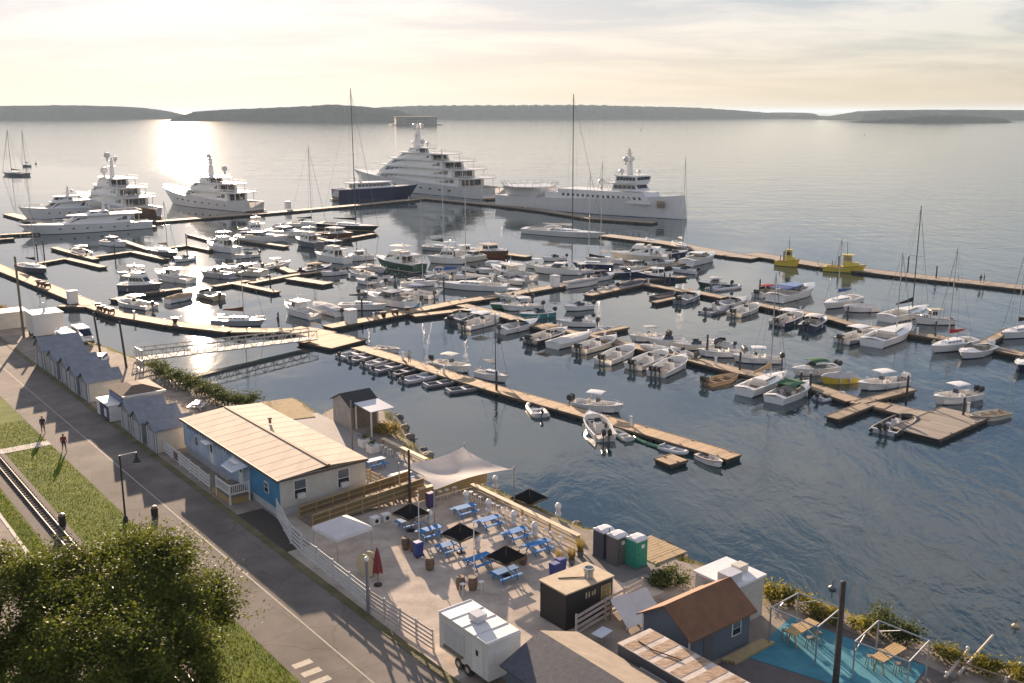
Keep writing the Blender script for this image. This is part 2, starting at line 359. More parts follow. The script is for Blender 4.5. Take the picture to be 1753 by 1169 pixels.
# ------------------------------------------------------------------ floating docks
def deck_material(name, c):
    m = bpy.data.materials.new(name); m.use_nodes = True; t = m.node_tree; b = t.nodes['Principled BSDF']; b.inputs['Roughness'].default_value = .85
    tcn = nd(t, 'ShaderNodeTexCoord'); sp = nd(t, 'ShaderNodeSeparateXYZ'); t.links.new(tcn.outputs['Object'], sp.inputs[0])
    fl = nd(t, 'ShaderNodeMath', operation='MULTIPLY'); fl.inputs[1].default_value = 1 / .16; t.links.new(sp.outputs[0], fl.inputs[0])
    fr = nd(t, 'ShaderNodeMath', operation='FLOOR'); t.links.new(fl.outputs[0], fr.inputs[0])
    wn_ = nd(t, 'ShaderNodeTexWhiteNoise', noise_dimensions='1D'); t.links.new(fr.outputs[0], wn_.inputs['W'])
    g = nd(t, 'ShaderNodeNewGeometry'); n2 = nd(t, 'ShaderNodeTexNoise'); n2.inputs['Scale'].default_value = .5; n2.inputs['Detail'].default_value = 6; t.links.new(g.outputs['Position'], n2.inputs['Vector'])
    ad = nd(t, 'ShaderNodeMath', operation='ADD'); t.links.new(wn_.outputs['Value'], ad.inputs[0]); t.links.new(n2.outputs['Fac'], ad.inputs[1])
    r = nd(t, 'ShaderNodeValToRGB'); r.color_ramp.elements[0].position = .3; r.color_ramp.elements[0].color = tuple(x * .72 for x in c) + (1,); r.color_ramp.elements[1].position = 1.; r.color_ramp.elements[1].color = tuple(min(1, x * 1.22) for x in c) + (1,)
    hf = nd(t, 'ShaderNodeMath', operation='MULTIPLY'); hf.inputs[1].default_value = .62; t.links.new(ad.outputs[0], hf.inputs[0]); t.links.new(hf.outputs[0], r.inputs[0])
    t.links.new(r.outputs[0], b.inputs['Base Color'])
    pp = nd(t, 'ShaderNodeMath', operation='PINGPONG'); pp.inputs[1].default_value = .5; t.links.new(fl.outputs[0], pp.inputs[0])
    cl = nd(t, 'ShaderNodeMath', operation='GREATER_THAN'); cl.inputs[1].default_value = .05; t.links.new(pp.outputs[0], cl.inputs[0])
    bp = nd(t, 'ShaderNodeBump'); bp.inputs['Distance'].default_value = .015; bp.inputs['Strength'].default_value = .7; t.links.new(cl.outputs[0], bp.inputs['Height']); t.links.new(bp.outputs[0], b.inputs['Normal'])
    return m
deck_wood = deck_material('dock_decking', (.30, .235, .165)); deck_new = deck_material('dock_decking_new', (.40, .285, .17)); deck_grey = deck_material('dock_decking_grey', (.27, .23, .19))
float_m = mat('float_black', (.03, .028, .026), .7); rub_m = mat('rub_timber', (.115, .09, .065), .85, 0, .25, 2)
white_gel = mat('gelcoat_white', (.74, .73, .70), .28, 0, .05, 2, coat=.3); steel = mat('galvanised', (.42, .43, .44), .4, .7); pile_m = mat('dark_pile', (.055, .048, .042), .85, 0, .3, 2)
_deckmesh = {}
def dock_run(root, pts, width, wood, z):
    for a, b in zip(pts, pts[1:]):
        d = b - a; L = d.length; n = max(1, round(L / 6.)); s = L / n; rz = math.atan2(d.y, d.x)
        for i in range(n):
            c = a.lerp(b, (i + .5) / n); key = (round(s, 1), width, wood.name)
            if key not in _deckmesh:
                l2 = s / 2 + (.02 if n == 1 else -.03); w2 = width / 2
                e = MB().box(-l2, l2, -w2 + .12, w2 - .12, .40, .50).mesh('deck_section', wood)
                r_ = MB().box(-l2, l2, -.06, .06, .26, .53)
                f_ = MB().box(-l2 * .94, l2 * .94, -w2 + .15, w2 - .15, -.35, .39)
                _deckmesh[key] = (e, r_.mesh('edge_timber', rub_m), f_.mesh('float', float_m))
            e, r_, f_ = _deckmesh[key]; zz = z + random.uniform(0, .008)
            o = put(e, 'deck_section', root, (c.x, c.y, zz), rz); [put(r_, 'edge_timber', o, (0, sy * (width / 2 - .06), 0)) for sy in (-1, 1)]; put(f_, 'float', o)
            if 'cleat' not in _deckmesh: _deckmesh['cleat'] = MB().box(-.14, .14, -.035, .035, .50, .60).mesh('cleat', steel)
            for sy in (-1, 1): put(_deckmesh['cleat'], 'cleat', o, (0, sy * (width / 2 - .28), 0))
_dz = [0]
def dock(label, runs, width=2.4, wood=None, group=None):
    _dz[0] += 1; r = thing('floating_dock', label, 'dock', group=group)
    for k, run in enumerate(runs):
        w_ = width
        if isinstance(run, tuple): w_, run = run
        dock_run(r, [at(*p, .5) - Vector((0, 0, .5)) for p in run], w_, wood or deck_wood, ((_dz[0] * 7) % 11) * .012 + k * .011)
    return r
dock('long left-hand dock running down to the foot of the gangway', [(3.2, [(-60, 432), (0, 459), (38, 474), (115, 505), (159, 523), (200, 538), (295, 554), (398, 566), (500, 566)]), (1.6, [(102, 524), (150, 525)])], 3.2, deck_new)
dock('angled finger dock nearest the far left end of the long left dock', [[(56, 452), (113, 442), (177, 457)]], 1.9)
dock('forked finger dock holding a white T-top boat on the left', [[(92, 424), (164, 444)], [(160, 440), (226, 431), (284, 444)]], 1.8)
dock('kinked finger dock below the big white flybridge boat', [[(210, 412), (258, 428), (323, 420), (362, 428)]], 1.8)
dock('short finger dock left of the big white flybridge boat', [[(324, 401), (362, 411)]], 1.8)
dock('finger dock with a white tower fishing boat in the sun glitter', [[(192, 513), (250, 502), (312, 494)]], 1.8)
dock('forked finger dock just right of the brightest sun glitter', [[(366, 490), (421, 481), (452, 476)], [(402, 485), (474, 500)]], 1.8)
dock('long kinked dock in the middle of the left basin', [[(428, 484), (497, 471), (600, 457), (660, 472)], [(462, 450), (502, 466)]], 2.0)
dock('dock under the row of cruisers below the navy superyacht', [[(408, 410), (490, 422)], [(508, 399), (566, 413), (640, 400)]], 2.0)
dock('dark dock by the grey sailing boat in the basin centre', [[(806, 426), (862, 434), (905, 439)]], 3.0)
dock('wide tan landing platform at the foot of the gangway', [(7.5, [(540, 577), (598, 588)]), (5.0, [(498, 562), (556, 573)])], 5, deck_new)
dock('central dock leading from the landing platform to the crossing', [(3.0, [(560, 560), (705, 533), (800, 514)]), (2.2, [(706, 541), (800, 530)])], 3.0, deck_new)
dock('central dock past the crossing towards the outer breakwater', [(3.0, [(770, 519), (868, 504), (961, 488), (1048, 468), (1174, 449), (1212, 441)])], 3.0)
dock('bent dock with a grey inflatable tied along it', [[(1006, 506), (1099, 486), (1176, 500)], [(1090, 480), (1172, 474)]], 2.2)
dock('long middle dock lined with motor boats on both sides', [(2.6, [(790, 522), (863, 540), (920, 558), (997, 573), (1061, 587), (1176, 613), (1263, 635), (1307, 644), (1400, 665), (1461, 686), (1520, 697)]), (1.5, [(1012, 572), (1072, 560)]), (1.5, [(1470, 690), (1560, 666)]), (1.8, [(1424, 716), (1484, 693)])], 2.6, deck_wood)
dock('broad square float at the end of the middle dock', [(3.4, [(1508, 694), (1604, 716)]), (5.6, [(1566, 742), (1652, 706)])], 3.4, deck_grey)
dock('right-hand dock holding sailing boats below the breakwater', [(2.6, [(1170, 496), (1250, 512), (1334, 529), (1407, 541), (1462, 556), (1526, 566), (1614, 579), (1753, 608), (1900, 640)]), (1.5, [(1119, 518), (1157, 510)]), (1.6, [(1680, 590), (1732, 563)])], 2.6)
dock('outer breakwater dock behind the three big yachts', [(5.0, [(264, 379), (421, 367), (449, 365), (631, 349), (721, 340)]), (5.0, [(716, 338), (850, 351), (928, 360), (1018, 374), (1121, 381)])], 5)
dock('outer breakwater dock running out to the right edge', [(5.6, [(1034, 402), (1146, 416), (1250, 436), (1296, 441)]), (5.6, [(1285, 434), (1413, 455), (1580, 474), (1753, 492), (1950, 516)])], 5.6, deck_grey)
dock('dark breakwater end beside the long low white yacht', [(4.0, [(15, 366), (82, 384)]), (3.0, [(-60, 406), (0, 402), (70, 398)]), (2.0, [(-40, 413), (24, 408)])], 4.0, deck_grey)
dock('narrow dinghy dock closest to the shore', [(2.5, [(612, 594), (700, 620), (780, 645), (860, 669), (1000, 708), (1130, 745), (1222, 772), (1256, 783)])], 2.5, deck_new)
dock('small square wooden float tied to the dinghy dock', [(2.4, [(1134, 790), (1163, 782)])], 2.4, deck_new)
dock('small floating work platform in the left basin', [(3.0, [(497, 476), (562, 486)])], 3, deck_grey)

# the air over the bay
hz = MB().box(-30100, 30100, -310, 45100, -1.6, HAZE_TOP).build('haze', []); tag(hz, 'thin pale haze over the whole bay', 'haze', kind='stuff')
hm = bpy.data.materials.new('haze_air'); hm.use_nodes = True; ht = hm.node_tree; ht.nodes.clear()
pv = nd(ht, 'ShaderNodeVolumePrincipled'); pv.inputs['Density'].default_value = HAZE_D; pv.inputs['Color'].default_value = (.66, .83, 1, 1); pv.inputs['Anisotropy'].default_value = 0
ho = nd(ht, 'ShaderNodeOutputMaterial'); ht.links.new(pv.outputs[0], ho.inputs['Volume']); hz.data.materials.clear(); hz.data.materials.append(hm)
# ------------------------------------------------------------------ boats
COL = dict(white=(.72, .71, .69), cream=(.62, .57, .47), navy=(.018, .028, .075), black=(.02, .02, .022), green=(.05, .17, .09), dgreen=(.02, .075, .05), teal=(.05, .22, .24), red=(.35, .03, .035), grey=(.30, .31, .33),
           dgrey=(.11, .115, .125), yellow=(.62, .46, .05), blue=(.04, .11, .32), tan=(.45, .34, .21), lgrey=(.5, .51, .53), brown=(.13, .07, .035), orange=(.55, .2, .04), pale=(.60, .64, .68))
def cm(c, kind='gel'):
    r = dict(gel=.3, canvas=.9, rubber=.6)[kind]
    return mat(kind + '_' + c, COL[c], r, 0, .06 if kind == 'gel' else .15, 2.5, 0 if kind == 'gel' else .3, 12, coat=.25 if kind == 'gel' else 0, trans=.3 if kind == 'canvas' else 0)
glass = mat('tinted_glass', (.02, .024, .03), .06, 0, .2, 1, spec=.8)
sole_m = mat('cockpit_sole', (.42, .40, .37), .7, 0, .15, 3); alu = mat('alu_spar', (.48, .48, .47), .35, .6); dspar = mat('dark_spar', (.06, .06, .065), .4, .3)
wire = mat('rigging_wire', (.22, .22, .22), .4, .6); vinyl = mat('seat_vinyl', (.55, .53, .5), .6, 0, .1, 4); teak = mat('teak', (.24, .14, .07), .7, 0, .2, 4); chrome = mat('stainless', (.6, .6, .6), .2, .9)
_cache = {}
def cached(key, make):
    if key not in _cache: _cache[key] = make()
    return _cache[key]
def hull(r, L, B, fb, rise, mats, op=(.03, .7), gw=.11, sole=.12, fine=.5, n=12, rake=.10, full=2.3, camber=.05):
    m = MB(); S = []
    for i in range(n + 1):
        t = i / n; x = -L / 2 + L * t
        bb = B / 2 * (.88 + .12 * min(1, t / .35)) if t < fine else B / 2 * max(.015, 1 - ((t - fine) / (1 - fine)) ** full)
        sh = fb * (1 + rise * t * t); k = max(0, (t - .55) / .45)
        xw = x - L * rake * k * k; c = bb * (.86 - .34 * k)
        P1 = (xw, c, 0.); P4 = (x, bb, sh); f_ = min(.6, .13 / sh)
        S.append(dict(x=x, b=bb, s=sh, o=[(xw - L * .02 * k, 0., -.35), P1, lerp(P1, P4, f_), P4]))
    for a, b in zip(S, S[1:]):
        for sg in (1, -1):
            for j in range(3):
                q = [a['o'][j], b['o'][j], b['o'][j + 1], a['o'][j + 1]]
                m.add([(p[0], p[1] * sg, p[2]) for p in (q if sg < 0 else q[::-1])], [(0, 1, 2, 3)], 3 if j < 2 else 0)
    o = S[0]['o']; m.add([(p[0], p[1], p[2]) for p in o] + [(p[0], -p[1], p[2]) for p in o[::-1]], [tuple(range(8))], 0)
    i0, i1 = round(op[0] * n), round(op[1] * n)
    if op[0] > 0 and i0 == 0: i0 = 0
    for i in range(n):
        a, b = S[i], S[i + 1]
        if i0 <= i < i1:
            ia, ib = max(.01, a['b'] - gw), max(.01, b['b'] - gw)
            for sg in (1, -1):
                m.add([(a['x'], sg * a['b'], a['s']), (b['x'], sg * b['b'], b['s']), (b['x'], sg * ib, b['s'] + .02), (a['x'], sg * ia, a['s'] + .02)], [(0, 1, 2, 3)], 1)
                m.add([(a['x'], sg * ia, a['s'] + .02), (b['x'], sg * ib, b['s'] + .02), (b['x'], sg * ib * .96, sole), (a['x'], sg * ia * .96, sole)], [(0, 1, 2, 3)], 1)
            m.add([(a['x'], -ia * .96, sole), (b['x'], -ib * .96, sole), (b['x'], ib * .96, sole), (a['x'], ia * .96, sole)], [(0, 1, 2, 3)], 2)
        else:
            for sg in (1, -1):
                m.add([(a['x'], sg * a['b'], a['s']), (b['x'], sg * b['b'], b['s']), (b['x'], 0, b['s'] + camber * b['b'] * 2), (a['x'], 0, a['s'] + camber * a['b'] * 2)], [(0, 1, 2, 3)], 1)
    for i in ((i0, i1) if i1 > i0 else ()):
        a = S[i]; ia = max(.01, a['b'] - gw)
        m.add([(a['x'], -ia, a['s'] + .02), (a['x'], ia, a['s'] + .02), (a['x'], ia * .96, sole), (a['x'], -ia * .96, sole)], [(0, 1, 2, 3)], 1)
    m.build('hull', mats, r)
    rr = MB(); 
    for sg in (1, -1):
        rr = MB()
        for a, b in zip(S, S[1:]):
            rr.hexa([(a['x'], sg * a['b'], a['s'] - .07), (b['x'], sg * b['b'], b['s'] - .07), (b['x'], sg * (b['b'] + .035), b['s'] - .07), (a['x'], sg * (a['b'] + .035), a['s'] - .07),
                     (a['x'], sg * a['b'], a['s'] + .005), (b['x'], sg * b['b'], b['s'] + .005), (b['x'], sg * (b['b'] + .035), b['s'] + .005), (a['x'], sg * (a['b'] + .035), a['s'] + .005)])
        rr.build('rub_rail', mats[4] if len(mats) > 4 else mats[1], r)
    return S
def sheer(S, L, t):
    f = t * (len(S) - 1); i = min(len(S) - 2, int(f)); k = f - i
    return S[i]['b'] + (S[i + 1]['b'] - S[i]['b']) * k, S[i]['s'] + (S[i + 1]['s'] - S[i]['s']) * k
def outboards(r, L, fb, n, c='black'):
    mt = mat('cowling_' + c, COL[c], .25, 0, .05, 3, coat=.3)
    def mk():
        m = MB(); rg = []
        for z, x0, x1, w in ((.30, -.42, .10, .17), (.48, -.52, .13, .22), (.78, -.50, .10, .21), (.95, -.36, .0, .13)): rg.append([(x0, -w, z), (x1, -w * .8, z), (x1, w * .8, z), (x0, w, z)])
        return m.loft(rg).mesh('cowling', mt, False)
    def mk2():
        m = MB(); m.box(-.28, -.06, -.06, .06, -.5, .30); m.box(-.06, .12, -.11, .11, .12, .42); return m.mesh('motor_leg', cm('dgrey'))
    for i in range(n):
        e = put(cached('cowl' + c, mk), 'outboard_motor', r, (-L / 2 - .12, (i - (n - 1) / 2) * .62, fb * .55 + .1), 0, (1.05,) * 3 if L > 5.6 else (.72,) * 3)
        put(cached('leg', mk2), 'motor_leg', e)
def rail_loop(r, S, L, t0, t1, h, name='bow_rail', rad=.018):
    m = MB(); n = 5; L1 = []
    for sg in (1, -1):
        pts = []
        for i in range(n + 1):
            t = t0 + (t1 - t0) * i / n; b, s = sheer(S, L, t); pts.append((-L / 2 + L * t, sg * max(.03, b - .06), s))
        for p in pts: m.tube(p, (p[0], p[1], p[2] + h), rad, None, 4)
        m.path([(p[0], p[1], p[2] + h) for p in pts], rad, 4); L1.append(pts[-1])
    a, b = L1; m.tube((a[0], a[1], a[2] + h), (b[0], b[1], b[2] + h), rad, None, 4)
    m.build(name, chrome, r)
def canopy(r, x0, x1, w, z, c, name='bimini', arch=.18, frame=True, base=.7, solid=False):
    m = MB(); rg = []
    for i in range(5):
        t = i / 4; x = x0 + (x1 - x0) * t; zz = z - arch * .5 * (2 * t - 1) ** 2
        top = [(x, w / 2 * math.cos(a), zz + arch * math.sin(a) - arch) for a in [math.pi * k / 6 for k in range(7)]]
        rg.append(top + [(x, p[1] * .98, p[2] - .05) for p in top[::-1]])
    m.loft(rg); o = m.build(name, cm(c, 'gel' if solid else 'canvas'), r)
    if frame:
        for sx in (x0 + .12 * (x1 - x0), x1 - .12 * (x1 - x0)):
            for sg in (1, -1): MB().tube((sx * .8 + (x0 + x1) * .1, sg * w * .40, base), (sx, sg * w * .46, z - arch * .9), .025, None, 5).build('canopy_leg', chrome, o)
    return o
def console(r, x, z, w=.9, top=None, tw=1.7, tl=2.0, tz=2.1, dark=False):
    m, q = frustum(x - .35, x + .45, w, w * .9, z, z + .95, .25, .05, .04); o = m.build('console', white_gel, r)
    s, q2 = frustum(x - .05, x + .28, w * .86, w * .8, z + .96, z + 1.38, .2, .0, .06); s.build('windscreen', glass, o)
    m = MB().box(x - 1.15, x - .7, -w * .5, w * .5, z, z + .7); m.build('helm_seat', vinyl, r); MB().box(x - 1.2, x - 1.12, -w * .5, w * .5, z + .7, z + 1.05).build('seat_back', vinyl, r)
    if top:
        c = canopy(r, x - tl * .6, x + tl * .4, tw, z + tz, top, 't_top', .10, False, solid=(top in ('white', 'cream')))
        for sx, bx in ((-.55, -.35), (.45, .45)):
            for sg in (1, -1): MB().tube((x + bx, sg * w * .5, z), (x + sx, sg * tw * .36, z + tz - .1), .03, None, 5).build('t_top_leg', chrome, c)
def b_cc(r, L, B, hull_c='white', top='white', motors=1, mc='black', stripe='navy', **k):
    fb = .62 + L * .02; S = hull(r, L, B, fb, .5, [cm(hull_c), white_gel, sole_m, cm(stripe), cm('lgrey')], (.04, .80), .13)
    console(r, -.02 * L, .12, .95 if L > 6 else .75, top, B * .75, L * .30, 2.15)
    b, s = sheer(S, L, .74); MB().box(.18 * L, .27 * L, -b * .55, b * .55, .12, .55).build('bow_seat', vinyl, r)
    outboards(r, L, fb, motors, mc)
    if L > 6: rail_loop(r, S, L, .62, .985, .28)
def b_run(r, L, B, hull_c='white', bim=None, motors=1, mc='black', stripe='navy', **k):
    fb = .68 + L * .02; S = hull(r, L, B, fb, .35, [cm(hull_c), white_gel, sole_m, cm(stripe), cm('lgrey')], (.05, .58), .14, camber=.09)
    b, s = sheer(S, L, .58); x = .08 * L
    m, q = frustum(x - .25 * L, x + .04 * L, 2 * b - .3, 2 * b - .7, s + .02, s + .55, .16 * L * .6, 0, .14)
    w = MB()
    for key in ('starboard', 'port', 'front'):
        pane(r, q[key], .03, .97, .0, .95, glass, 'windscreen', .02)
    for sg in (1, -1):
        MB().box(-.12 * L, -.05 * L, sg * .25 * B - .25, sg * .25 * B + .25, .12, .62).build('seat', vinyl, r)
        MB().box(-.135 * L, -.12 * L, sg * .25 * B - .25, sg * .25 * B + .25, .5, 1.0).build('seat_back', vinyl, r)
    MB().box(-.42 * L, -.36 * L, -b * .75, b * .75, .12, .58).build('rear_bench', vinyl, r)
    if bim: canopy(r, -.24 * L, .10 * L, B * .82, 2.05, bim, 'bimini', .22)
    if motors: outboards(r, L, fb, motors, mc)
    rail_loop(r, S, L, .62, .985, .32)
def winrow(parent, q, n, v0, v1, u0=.06, u1=.94, gap=.03, m=None):
    w = (u1 - u0) / n
    for i in range(n): pane(parent, q, u0 + i * w + gap * w, u0 + (i + 1) * w - gap * w, v0, v1, m or glass)
def b_cruiser(r, L, B, hull_c='white', top='white', canvas=None, stripe='navy', arch=True, **k):
    fb = .85 + L * .035; S = hull(r, L, B, fb, .35, [cm(hull_c), white_gel, sole_m, cm(stripe), cm('lgrey')], (.08, .42), .2, .25, camber=.08)
    b, s = sheer(S, L, .55); w = 2 * b
    m, q = frustum(-.02 * L, .36 * L, w * .78, w * .5, s * .98, s + .48, .18 * L, .0, .12); h = m.build('cabin', white_gel, r)
    for key in ('starboard', 'port'): winrow(h, q[key], 2, .3, .72, .08, .7, .06)
    m, q = frustum(-.16 * L, .12 * L, w * .84, w * .72, s + .1, s + .95, .12 * L, .02 * L, .12)
    for key in ('starboard', 'port'): winrow(r, q[key], 2, .1, .95, .1, .98, .03)
    winrow(r, q['front'], 3, .1, .95, .02, .98, .03)
    m, q2 = frustum(-.24 * L, .03 * L, w * .78, w * .66, s + .96, s + 1.08, .05, -.05, .06); t = m.build('hardtop', cm(top, 'gel'), r)
    if canvas: canopy(r, -.42 * L, -.18 * L, w * .86, s + 1.05, canvas, 'cockpit_canvas', .15)
    if arch:
        a = MB(); 
        for sg in (1, -1): a.tube((-.26 * L, sg * w * .42, s), (-.20 * L, sg * w * .36, s + 1.2), .07, .05, 6)
        a.tube((-.20 * L, -w * .37, s + 1.2), (-.20 * L, w * .37, s + 1.2), .06, None, 6); a.ball((-.2 * L, 0, s + 1.34), .24, 8, 0, (1, 1, .5)); a.build('radar_arch', white_gel, r)
    MB().box(-.40 * L, -.34 * L, -b * .7, b * .7, .25, .8).build('rear_bench', vinyl, r)
    MB().box(-L / 2 - .6, -L / 2 + .02, -B * .4, B * .4, .12, .2).build('swim_platform', white_gel, r)
    rail_loop(r, S, L, .5, .985, .5)
def b_lob(r, L, B, hull_c='white', top='white', stripe='red', mast=True, **k):
    fb = .75 + L * .03; S = hull(r, L, B, fb, .75, [cm(hull_c), white_gel, sole_m, cm(stripe), teak], (.03, .45), .14, .2, camber=.06)
    b, s = sheer(S, L, .6); w = 2 * b
    m, q = frustum(-.06 * L, .13 * L, w * .78, w * .70, .25, s + 1.25, .05 * L, 0, .08); h = m.build('wheelhouse', white_gel, r)
    for key in ('starboard', 'port'): winrow(h, q[key], 2, .62, .9, .08, .92, .06)
    winrow(h, q['front'], 3, .64, .9, .06, .94, .05)
    m, q = frustum(.125 * L, .34 * L, w * .66, w * .42, s * .95, s + .5, .04 * L, 0, .1); c = m.build('trunk_cabin', white_gel, r)
    for key in ('starboard', 'port'): winrow(c, q[key], 2, .4, .8, .1, .8, .15)
    m, q = frustum(-.2 * L, .14 * L, w * .84, w * .78, s + 1.26, s + 1.36, .03, 0, .03); m.build('roof', cm(top), r)
    for sg in (1, -1): MB().tube((-.19 * L, sg * w * .38, s), (-.19 * L, sg * w * .38, s + 1.26), .035, None, 5).build('roof_post', chrome, r)
    if mast: 
        a = MB().tube((.0, 0, s + 1.36), (-.01, 0, s + 3.2), .045, .02, 5); a.tube((0, -.5, s + 2.3), (0, .5, s + 2.3), .02, None, 4); a.ball((.15, .0, s + 1.62), .26, 8, 0, (1, 1, .55)); a.build('radar_mast', white_gel, r)
    MB().box(-.36 * L, -.2 * L, -w * .18, w * .18, .2, .75).build('engine_box', vinyl, r)
    rail_loop(r, S, L, .66, .985, .4)
def b_sail(r, L, B, hull_c='white', mast=None, cover='navy', dodger=None, spar='alu', stripe='navy', ketch=0, boom=True, **k):
    fb = .7 + L * .03; S = hull(r, L, B, fb, .22, [cm(hull_c), white_gel, teak, cm(stripe), cm('lgrey')], (.08, .33), .26 if L > 7 else .15, .45, .42, 14, .10, 1.8, .05)
    b, s = sheer(S, L, .5); w = 2 * b
    m, q = frustum(-.17 * L, .22 * L, w * .62, w * .36, s, s + .42, .06 * L, .0, .08); c = m.build('cabin', white_gel, r)
    for key in ('starboard', 'port'): winrow(c, q[key], 4, .35, .75, .06, .85, .12)
    H = mast or L * 1.3; sm = alu if spar == 'alu' else dspar; mr = .045 + L * .004; xm = .10 * L
    mo = MB().tube((xm, 0, s + .3), (xm - .01 * L, 0, s + H), mr, mr * .7, 8).build('mast', sm, r)
    sp = MB(); sp.tube((xm - .005 * L, -w * .32, s + H * .52), (xm - .005 * L, w * .32, s + H * .52), .03, None, 4); sp.build('spreader', sm, mo)
    st = MB(); tip = (xm - .01 * L, 0, s + H * .98); b1, s1 = sheer(S, L, .56)
    wr = max(.012, .00007 * r.location.length)
    for sg in (1, -1): MB().path([tip, (xm - .005 * L, sg * w * .32, s + H * .52), (xm - .02 * L, sg * b1 * .95, s1)], wr, 4).build('shroud', wire, mo)
    MB().tube(tip, (L / 2 * .96, 0, sheer(S, L, .98)[1]), wr * 2.2, None, 4).build('forestay', wire, mo); MB().tube(tip, (-L / 2, 0, fb), wr, None, 4).build('backstay', wire, mo)
    if boom:
        bo = MB().tube((xm - .1, 0, s + 1.35), (xm - .40 * L, 0, s + 1.42), .06, .05, 6).build('boom', sm, r)
        MB().loft([[(xm - .12, -.10, s + 1.42), (xm - .12, .10, s + 1.42), (xm - .12, .06, s + 2.1), (xm - .12, -.06, s + 2.1)], [(xm - .2 * L, -.16, s + 1.40), (xm - .2 * L, .16, s + 1.40), (xm - .2 * L, .07, s + 1.78), (xm - .2 * L, -.07, s + 1.78)],
                   [(xm - .39 * L, -.07, s + 1.44), (xm - .39 * L, .07, s + 1.44), (xm - .39 * L, .04, s + 1.62), (xm - .39 * L, -.04, s + 1.62)]]).build('sail_cover', cm(cover, 'canvas'), bo)
    if dodger: canopy(r, -.22 * L, -.08 * L, w * .62, s + 1.25, dodger, 'dodger', .4, False)
    rail_loop(r, S, L, .78, .985, .55, 'pulpit'); rail_loop(r, S, L, .03, .16, .55, 'pushpit')
    MB().tube((-.40 * L, 0, s), (-.40 * L, 0, s + .75), .04, None, 5).build('wheel_pedestal', white_gel, r)
    if ketch: MB().tube((-.30 * L, 0, s), (-.305 * L, 0, s + H * .62), mr * .7, .03, 6).build('mizzen_mast', sm, r)
def b_rib(r, L, B, hull_c='grey', motors=1, console_=False, seat=True, **k):
    rad = .12 + L * .028; m = MB(); pts = []
    for i in range(15):
        t = i / 14; a = (t - .5) * 2
        if abs(a) > .45: x = -L / 2 + (1 - abs(a)) / .55 * L * .62; y = B / 2 - rad; z = rad * .75
        else:
            k_ = abs(a) / .45; x = L * .12 + L * .38 * math.cos(k_ * math.pi / 2) ** .9; y = (B / 2 - rad) * math.sin(k_ * math.pi / 2) ** .8; z = rad * .75 + .16 * (1 - k_)
        pts.append(Vector((x, y * (1 if a > 0 else -1), z)))
    rg = []
    for i, p in enumerate(pts):
        d = (pts[min(14, i + 1)] - pts[max(0, i - 1)]).normalized(); sd = Vector((d.y, -d.x, 0)).normalized(); rr = rad * (.55 if i in (0, 14) else 1)
        rg.append([p + sd * (rr * math.cos(6.283 * j / 8)) + Vector((0, 0, rr * math.sin(6.283 * j / 8))) for j in range(8)])
    m.loft(rg).build('inflatable_tube', cm(hull_c, 'rubber'), r, True)
    MB().loft([[(-L * .46, -B / 2 + rad, .08), (-L * .46, B / 2 - rad, .08), (-L * .46, 0, -.25)], [(L * .15, -B / 2 + rad, .1), (L * .15, B / 2 - rad, .1), (L * .15, 0, -.25)], [(L * .42, -.05, .16), (L * .42, .05, .16), (L * .42, 0, .05)]]).build('floor', cm('lgrey'), r)
    MB().box(-L * .47, -L * .43, -B / 2 + rad, B / 2 - rad, 0, .5).build('transom', cm('lgrey'), r)
    if seat: MB().box(-.06 * L, .02 * L, -B / 2 + rad, B / 2 - rad, .32, .40).build('thwart', cm('lgrey'), r)
    if console_: console(r, .02 * L, .1, .6, None)
    if motors:
        outboards(r, L * .92, .45, motors)
def b_skiff(r, L, B, hull_c='white', motors=1, inner='tan', stripe='white', **k):
    S = hull(r, L, B, .5, .5, [cm(hull_c), cm(hull_c), cm(inner), cm(stripe), teak], (.02, .9), .07, .1, .45, 12, .1, 2.0)
    for t in (.2, .45, .7):
        b, s = sheer(S, L, t); MB().box(-L / 2 + L * t - .13, -L / 2 + L * t + .13, -b + .06, b - .06, .32, .37).build('thwart', teak, r)
    if motors: outboards(r, L, .45, motors)
def b_cover(r, L, B, hull_c='white', cover='lgrey', motors=1, stripe='navy', peak=.55, **k):
    fb = .68 + L * .02; S = hull(r, L, B, fb, .35, [cm(hull_c), white_gel, sole_m, cm(stripe), cm('lgrey')], (.05, .58), .14)
    rg = []
    for i in range(9):
        t = .02 + i / 8 * .93; b, s = sheer(S, L, t); z = s + .04; p = peak * (math.sin(math.pi * min(1, .12 + t * .9)) ** .7) * (1 + .12 * math.sin(i * 2.1)); x = -L / 2 + L * t; e = b + .05
        rg.append([(x, -e, z - .12), (x, -e * .96, z), (x, -e * .55, z + p * .75), (x, 0, z + p), (x, e * .55, z + p * .75), (x, e * .96, z), (x, e, z - .12)])
    MB().loft(rg).build('canvas_cover', cm(cover, 'canvas'), r)
    if motors: outboards(r, L, fb, motors)
